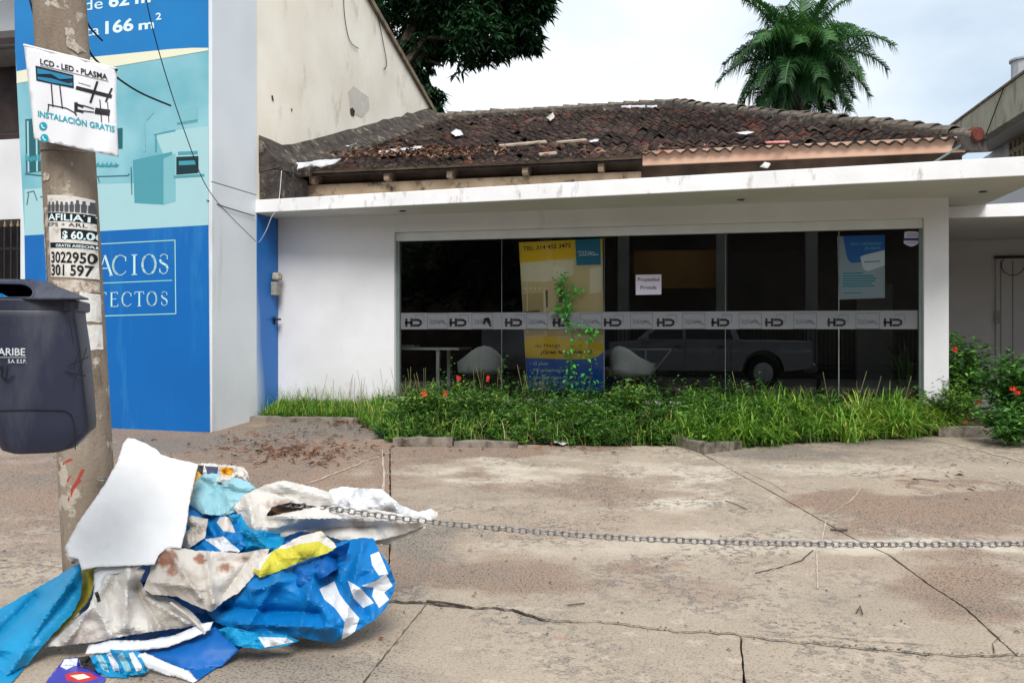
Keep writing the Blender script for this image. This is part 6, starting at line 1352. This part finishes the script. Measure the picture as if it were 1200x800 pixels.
for i in range(480):
    px = rs.normal(480, 50) if rs.random() < .9 else rs.normal(640, 90); py = rs.normal(178, 3.5) + (px - 470) * -.01; p = roof_hit(px, min(186, py), .03); C_.append(tuple(p)); a = rs.uniform(0, 6.28); D.append([math.cos(a), math.sin(a) * .9, math.sin(a) * .35 + rs.uniform(-.1, .3)]); Ls.append(rs.uniform(.08, .2))
Ls = np.array(Ls); M['roofleaf'] = leaf_mat('roof_leaf', ['#2e1e18', '#5a3a2c', '#7d5a48', '#a08470'], .8, .05); tag(leaves('roof_leaf_litter', C_, np.array(D), Ls, Ls * .35, M['roofleaf'], None, rs, fold=.4), kind='stuff')
GHt = lambda px, py, lift=0: ground(px, py, lift)
def gscrap(poly, label, mat='s_white', seed=70, amp=.015, name='plastic_scrap', cat='plastic scrap'): return scrap(poly, label, GHt, mat, amp, name, cat, .025, seed)
gscrap([(647, 519), (655, 515), (668, 516), (672, 520), (660, 524), (650, 523)], 'white crushed plastic on the dirt below the bushes', seed=71, amp=.03)
gscrap([(738, 514), (746, 509), (752, 513), (748, 517)], 'small pale plastic scrap at the foot of the weeds', seed=72, amp=.03)
gscrap([(660, 512), (668, 510), (672, 513), (664, 514)], 'tiny white scrap just above the crushed plastic', seed=73)
def twig(pts, r, label):
    t_ = MB().tube([ground(*p, .012) for p in pts], r, 5); tag(t_.build('twig', M['bark']), label, 'twig')
twig([(850, 588), (862, 592), (875, 598)], .004, 'thin forked twig on the middle slab'); twig([(973, 622), (985, 623), (993, 622)], .007, 'short reddish twig by the diagonal joint'); twig([(1004, 720), (1008, 712), (1011, 722)], .004, 'tiny dark twig on the lower right of the slab')
twig([(1070, 562), (1085, 563), (1100, 565)], .005, 'twig lying on the brown dirt patch at right'); twig([(500, 706), (520, 708), (545, 712)], .006, 'dark twig lodged in the long crack'); twig([(665, 711), (685, 709)], .004, 'small twig above the long crack')
# pebbles and grit, one mass
mb = MB(); rsx = random.Random(5)
for i in range(420):
    p = ground(rsx.uniform(-20, 1220), 800 - rsx.random() ** .7 * 285, 0); r = rsx.uniform(.003, .009) * (1.6 if rsx.random() < .08 else 1); n_ = len(mb.v)
    for a in range(5): mb.v.append((p.x + r * math.cos(a * 1.257) * rsx.uniform(.7, 1.2), p.y + r * math.sin(a * 1.257) * rsx.uniform(.7, 1.2), p.z + .003))
    mb.v.append((p.x, p.y, p.z + r * .9)); mb.f += [(n_ + a, n_ + (a + 1) % 5, n_ + 5) for a in range(5)]; mb.m += [0] * 5
tag(mb.build('grit', M['concrete_trim'], fix=False), kind='stuff')
mb = MB()
for i in range(90):   # crumbs along the long crack
    k = rsx.randrange(len(C2)); p = ground(C2[k][0] + rsx.gauss(0, 4), C2[k][1] + rsx.gauss(0, 1.6), 0); r = rsx.uniform(.003, .007); n_ = len(mb.v)
    for a in range(5): mb.v.append((p.x + r * math.cos(a * 1.257) * rsx.uniform(.6, 1.3), p.y + r * math.sin(a * 1.257) * rsx.uniform(.6, 1.3), p.z + .002))
    mb.v.append((p.x, p.y, p.z + r * .7)); mb.f += [(n_ + a, n_ + (a + 1) % 5, n_ + 5) for a in range(5)]; mb.m += [0] * 5
tag(mb.build('crack_crumbs', M['joint'], fix=False), kind='stuff')

# ------------------------------------------------------------------ trees
def crown(name, T, lobes, dens, ln, wr, mat, seed, droop=.5, whorl=7, origin=None, gap=.0):
    rs = np.random.default_rng(seed); C_, D, Ls, Vv = [], [], [], []
    for (c, r) in lobes:
        n = int(dens * (r ** 2.0))
        for i in range(n):
            d = rs.normal(size=3); d /= np.linalg.norm(d); q = np.array(c) + d * r * (rs.random() ** .45) * np.array([1, 1, .8])
            if vnoise(q[0] * 1.1, q[1] * 1.1, q[2] * 1.1 + seed) < -.16 + gap: continue
            v0 = min(1, max(0, .3 + .35 * vnoise(q[0] * .7, q[1] * .7, q[2] * .7) + rs.normal() * .1 + .12 * d[2]))
            for k in range(whorl):
                a = rs.uniform(0, 6.283); C_.append(q + rs.normal(size=3) * .03); D.append([math.cos(a) + d[0] * .3, math.sin(a) + d[1] * .3, -droop + rs.normal() * .3]); Ls.append(ln * rs.uniform(.6, 1.2)); Vv.append(min(1, max(0, v0 + rs.normal() * .08)))
    Ls = np.array(Ls); return tag(leaves(name, C_, np.array(D), Ls, Ls * wr, mat, T, rs, np.array(Vv)), kind='stuff')
def lobe(px, py, d, rpx): return (tuple(at(px, py, d)), rpx * d / F)
TD = 23.0
TR = thing('shade_tree', 'large dark green tree with drooping leaves behind the gable wall', 'tree', (at(430, 300, TD).x, at(430, 300, TD).y, .29))
tb_ = ORG[TR.name]; top_ = at(440, 40, TD)
lobes = [lobe(*q) for q in ((470, 0, TD, 70), (540, 5, TD, 62), (600, -10, TD, 50), (560, 45, TD - .5, 42), (600, 35, TD, 34), (500, 60, TD, 36), (628, 5, TD, 22), (520, 78, TD, 24), (505, 112, TD, 17), (450, -60, TD, 80), (560, -60, TD, 60), (490, 95, TD + .5, 22), (620, 50, TD, 16), (380, -30, TD, 80), (516, 126, TD, 8))]
crown('foliage', TR, lobes, 430, .30, .30, M['treem'], 31, .55)
mb = MB(); mb.tube([tb_, tb_ + Vector((.3, 0, 3.5)), Vector((tb_.x + .2, tb_.y, 7.5)), top_], [.42, .34, .28, .12], 10); mb.build('trunk', M['bark'], TR)
for (c, r) in lobes[:12]: MB().tube([Vector((tb_.x + .2, tb_.y, 7.5)), (Vector((tb_.x + .2, tb_.y, 8.4)) + Vector(c)) / 2 + Vector((0, 0, .5)), Vector(c)], [.16, .09, .03], 6).build('limb', M['bark'], TR)
# palm
PDp = 27.0; pc = at(936, 78, PDp); pbz = Vector((pc.x, pc.y, .29))
PM = thing('palm_tree', 'palm with arching feathery fronds rising behind the tiled roof', 'palm tree', pbz)
mb = MB(); mb.tube([pbz, pbz.lerp(pc, .5) + Vector((.1, 0, 0)), pc - Vector((0, 0, 1.2)), pc], [.26, .22, .2, .14], 12); mb.build('trunk', M['bark'], PM)
rs = np.random.default_rng(17)
def frond(az, el, L_, droop, seed, wl=.95):
    rs = np.random.default_rng(seed); n = 16; pts = []; p = np.array(pc); d = np.array([math.cos(az) * math.cos(el), math.sin(az) * math.cos(el), math.sin(el)])
    for i in range(n + 1):
        pts.append(p.copy()); p = p + d * L_ / n; d = d + np.array([0, 0, -droop / n * (.4 + 1.6 * i / n)]); d /= np.linalg.norm(d)
    F_ = MB().tube([Vector(q) for q in pts], [.045 * (1 - .8 * i / n) + .006 for i in range(n + 1)], 5).build('frond_rib', M['stemm'], PM, fix=False)
    m = 80; V = []; fs = []; var = []; v0 = rs.uniform(.1, .7)
    for i in range(m):
        t_ = .10 + .9 * i / m; k = min(n - 1, int(t_ * n)); f_ = t_ * n - k; q = pts[k] * (1 - f_) + pts[k + 1] * f_; dd = pts[k + 1] - pts[k]; dd /= np.linalg.norm(dd); sd_ = np.cross(dd, [0, 0, 1]); ns = np.linalg.norm(sd_); sd_ = sd_ / ns if ns > .05 else np.array([math.sin(az), -math.cos(az), 0])
        up = np.cross(sd_, dd); ll = wl * (math.sin(min(1, t_ * 1.15 + .12) * 3.0) * .75 + .25) * rs.uniform(.85, 1.1)
        for sgn in (-1, 1):
            dl = sd_ * sgn * .9 + dd * .55 + up * rs.uniform(-.05, .55); dl /= np.linalg.norm(dl); tip = q + dl * ll + np.array([0, 0, -.62 * ll * rs.uniform(.6, 1.4)]); mid = q + dl * ll * .55; w_ = dd * .018
            b0 = len(V); V += [q - w_, q + w_, mid + w_ * .9, mid - w_ * .9, tip]; fs += [(b0, b0 + 1, b0 + 2, b0 + 3), (b0 + 3, b0 + 2, b0 + 4)]; vv_ = min(1, max(0, v0 + rs.normal() * .12)); var += [vv_] * 5
    o = mesh_obj('leaflets', V, fs, M['palmm'], F_); set_attr(o, 'var', var); tag(o, kind='stuff')
yv = Vector((CA, SA, 0))
fi = 0
def azs(a): return math.atan2(SA, CA) + R(a)    # 0 = towards picture right
specs = []
for i in range(9): specs.append((i * 40 + 12, 62, 3.0, 1.15))
for i in range(13): specs.append((i * 28, 38 + (i * 37 % 17) - 8, 3.0 + (i * 53 % 7) * .1, 1.5 + (i * 29 % 6) * .1))
for i in range(13): specs.append((i * 28 + 8, 8, 2.9, 1.7))
for i in range(11): specs.append((i * 33 + 5, -30, 2.4, 1.3))
specs += [(100, 84, 3.6, .35), (10, 70, 3.2, .7), (170, 66, 3.0, .9), (20, 50, 3.6, 1.75), (175, 45, 3.5, 1.8)]
for k, (a, e, l, d) in enumerate(specs): frond(azs(a + rs.uniform(-13, 13)), R(e + rs.uniform(-9, 9)), .92 * l * rs.uniform(.8, 1.12), d, 100 + k)

# ------------------------------------------------------------------ across the street, mirrored in the glass
def pt_(x, y, z): return Vector((x, y, z))
TK = thing('pickup_truck', 'silver grey double cab pickup parked on the street, mirrored in the glass', 'pickup truck', (-.2, -2.2, -.125))
M['carpaint'] = mk('silver_car_paint', '#9fa4ab', '#999ea5', 2, .3, .6, .3); M['carglass'] = mk('car_glass', '#101316', '#0c0e10', 2, .06, .6)
M['tyre'] = M['black_rubber']; M['headlamp'] = mk('lamp_glass', '#cfd4d8', '#b9bec4', 4, .15)
x0, x1 = -3.1, 2.45; ya, yb2 = -3.15, -1.3; zg = -.125
prof = [(x0, .45), (x0 + .02, .85), (x0 + .12, 1.05), (x0 + 1.25, 1.12), (x0 + 3.55, 1.14), (x1 - .03, 1.12), (x1, 1.0), (x1, .50)]
def archpts(cx, r=.50, a0=180, a1=0, n=10): return [(cx + r * math.cos(R(a0 + (a1 - a0) * i / n)), .42 + r * math.sin(R(a0 + (a1 - a0) * i / n))) for i in range(n + 1)]
wx = (x0 + .92, x1 - 1.15)
poly = prof + archpts(wx[1], a0=0, a1=180) + archpts(wx[0], a0=0, a1=180)
P, of, _ = fill(densify(poly, .1), .07); ov = [Vector(p) for p in P]; poly = densify(poly, .1)
def bulg(z): return .07 * math.cos((z - .86) * 2.6) - .07 - .05 * math.exp(-((z - .95) / .035) ** 2)
mb = MB(); nn = len(ov)
for y, s_ in ((ya, -1), (yb2, 1)): mb.v += [(p.x, y + s_ * bulg(p.y), p.y + zg) for p in ov]
for f in of: mb.f.append(tuple(f)); mb.f.append(tuple(nn + i for i in f)[::-1]); mb.m += [0, 0]
m0 = len(mb.v); mb.v += [(p[0], ya - bulg(p[1]), p[1] + zg) for p in poly] + [(p[0], yb2 + bulg(p[1]), p[1] + zg) for p in poly]; kk = len(poly)
for i in range(kk): j = (i + 1) % kk; mb.f.append((m0 + i, m0 + j, m0 + kk + j, m0 + kk + i)); mb.m.append(0)
bm_o = mb.build('body', M['carpaint'], TK, smooth=True)
ed_ = bm_o.modifiers.new('split', 'EDGE_SPLIT'); ed_.split_angle = R(40)
cabp = [(x0 + 1.25, 1.12), (x0 + 2.0, 1.70), (x0 + 2.3, 1.80), (x0 + 3.3, 1.80), (x0 + 3.6, 1.72), (x0 + 3.85, 1.13)]
mb = MB(); rgs = []
for y, s_ in ((ya + .04, 0), (ya + .2, 1), (yb2 - .2, 1), (yb2 - .04, 0)):
    pass
lo_a = [(x, ya + .04 + (z - 1.12) * .25, z + zg) for x, z in cabp]; lo_b = [(x, yb2 - .04 - (z - 1.12) * .25, z + zg) for x, z in cabp]
mb.v = lo_a + lo_b; k6 = len(cabp); mb.f = [tuple(range(k6)), tuple(range(k6, 2 * k6))[::-1]] + [(i, (i + 1) % k6, k6 + (i + 1) % k6, k6 + i) for i in range(k6)]; mb.m = [0] * (k6 + 2)
mb.build('cab', M['carpaint'], TK, bevel=.03)
for side in (0, 1):
    yy = lambda z: (yb2 - .034 - (z - 1.12) * .25) if side else (ya + .034 + (z - 1.12) * .25)
    for wp in ([(x0 + 1.5, 1.17), (x0 + 2.05, 1.64), (x0 + 2.45, 1.70), (x0 + 2.45, 1.17)], [(x0 + 2.52, 1.17), (x0 + 2.52, 1.70), (x0 + 3.3, 1.70), (x0 + 3.5, 1.62), (x0 + 3.68, 1.17)]):
        MB().prism([(x, yy(z), z + zg) for x, z in wp], (0, .008 if side else -.008, 0)).build('side_window', M['carglass'], TK)
    for hx in (x0 + 2.25, x0 + 3.3): MB().box((hx, (yb2 if side else ya - .03), .98 + zg), (hx + .16, (yb2 + .03 if side else ya), 1.01 + zg)).build('door_handle', M['dark_metal'], TK)
    for hx in (x0 + 1.45, x0 + 2.5, x0 + 3.62): MB().box((hx, (yb2 + .001 if side else ya - .004), .5 + zg), (hx + .01, (yb2 + .004 if side else ya - .001), 1.1 + zg)).build('door_seam', M['ink_black'], TK)
    MB().box((x0 + 1.45, (yb2 + .02 if side else ya - .2), 1.1 + zg), (x0 + 1.62, (yb2 + .2 if side else ya - .02), 1.25 + zg)).build('mirror', M['carpaint'], TK, bevel=.03)
    for cx in wx:
        yw = yb2 - .13 if side else ya + .13; WH = MB().tube([(cx, yw - .12, .42 - .03 + zg), (cx, yw + .12, .42 - .03 + zg)], .385, 28).build('wheel', M['tyre'], TK, bevel=.03)
        ys_ = (yw + .121, yw + .135) if side else (yw - .135, yw - .121); MB().tube([(cx, ys_[0], .39 + zg), (cx, ys_[1], .39 + zg)], .24, 20).build('rim', M['headlamp'], WH)
MB().box((x0 - .04, ya + .1, .42 + zg), (x0 + .05, yb2 - .1, .62 + zg)).build('bumper', M['dark_metal'], TK, bevel=.03); MB().box((x1 - .02, ya + .1, .42 + zg), (x1 + .09, yb2 - .1, .60 + zg)).build('bumper', M['steel'], TK, bevel=.03)
for y in (ya + .1, yb2 - .4): MB().box((x0 - .015, y, .80 + zg), (x0 + .08, y + .3, .96 + zg)).build('headlight', M['headlamp'], TK, bevel=.02); MB().box((x1 - .03, y + .1, .72 + zg), (x1 + .015, y + .25, 1.0 + zg)).build('tail_light', mk('tail_red', '#8f1414', '#7a1010', 4, .2), TK, bevel=.01)
TK.scale = (1.13, 1, 1.2)
# house opposite
OH = thing('opposite_house', 'ochre and white house across the street, mirrored in the glass', 'building', (-1, -12, 0))
M['opcol'] = mk('opposite_column_paint', '#b5b1a9', '#a3a09a', 1, .8); M['ochre'] = mk('ochre_wall', '#b88a50', '#a5793f', 1.5, .85)
MB().box((-9, -14, -.1), (9, -13.6, 7.5)).build('wall', mk('opposite_wall', '#857a6c', '#6e655a', 1.5, .85), OH); MB().box((-2.9, -11.3, 3.2), (.7, -11.0, 4.7)).build('balcony', M['ochre'], OH); MB().box((-9, -13.59, 6.2), (9, -11.2, 6.4)).build('roof', M['tile'], OH)
for x in (-3.5, .3, 3.6): MB().box((x, -11.0, -.1), (x + .42, -10.5, 6.15)).build('column', M['opcol'], OH)
MB().box((-9, -10.4, -.1), (-4.5, -10.2, 2.2)).build('garden_wall', M['white_wall'], OH)
GT = thing('opposite_fence', 'black barred fence across the street, mirrored in the glass', 'fence', (0, -10.0, 0))
MB().box((-4.4, -10.02, 1.9), (9, -9.98, 1.96)).build('rail', M['black_metal'], GT); MB().box((-4.4, -10.02, .2), (9, -9.98, .26)).build('rail', M['black_metal'], GT)
bar = MB().box((-4.4, -10.015, -.1), (-4.37, -9.985, 2.1)).build('fence_bar', M['black_metal'], GT)
for i in range(1, 88): o = bar.copy(); COL.objects.link(o); o.location.x += i * .15
MB().box((-40, -16, -.1), (-9.1, -15, 7)).build('neighbour_wall', M['brown_wall'], OH); MB().box((9.1, -16, -.1), (40, -15, 7)).build('neighbour_wall', M['brown_wall'], OH)
ST_ = thing('street_tree', 'dark street tree across the road, mirrored in the left panes', 'tree', (-9.0, -9.0, 0))
c_ = ORG[ST_.name]; MB().tube([c_, c_ + Vector((.1, 0, 1.6)), c_ + Vector((0, .1, 3.4))], [.24, .2, .15], 10).build('trunk', M['bark'], ST_)
crown('foliage', ST_, [((-9, -9, 4.2), 2.3), ((-7.2, -8.8, 3.6), 1.7), ((-10.8, -8.8, 3.8), 1.9), ((-8.6, -8.5, 6), 2.0), ((-6.6, -9, 5), 1.5)], 150, .28, .4, M['treem'], 77, .3)
for o in list(SC.objects):
    if o.type == 'MESH' and len(o.data.vertices) == 0: bpy.data.objects.remove(o)
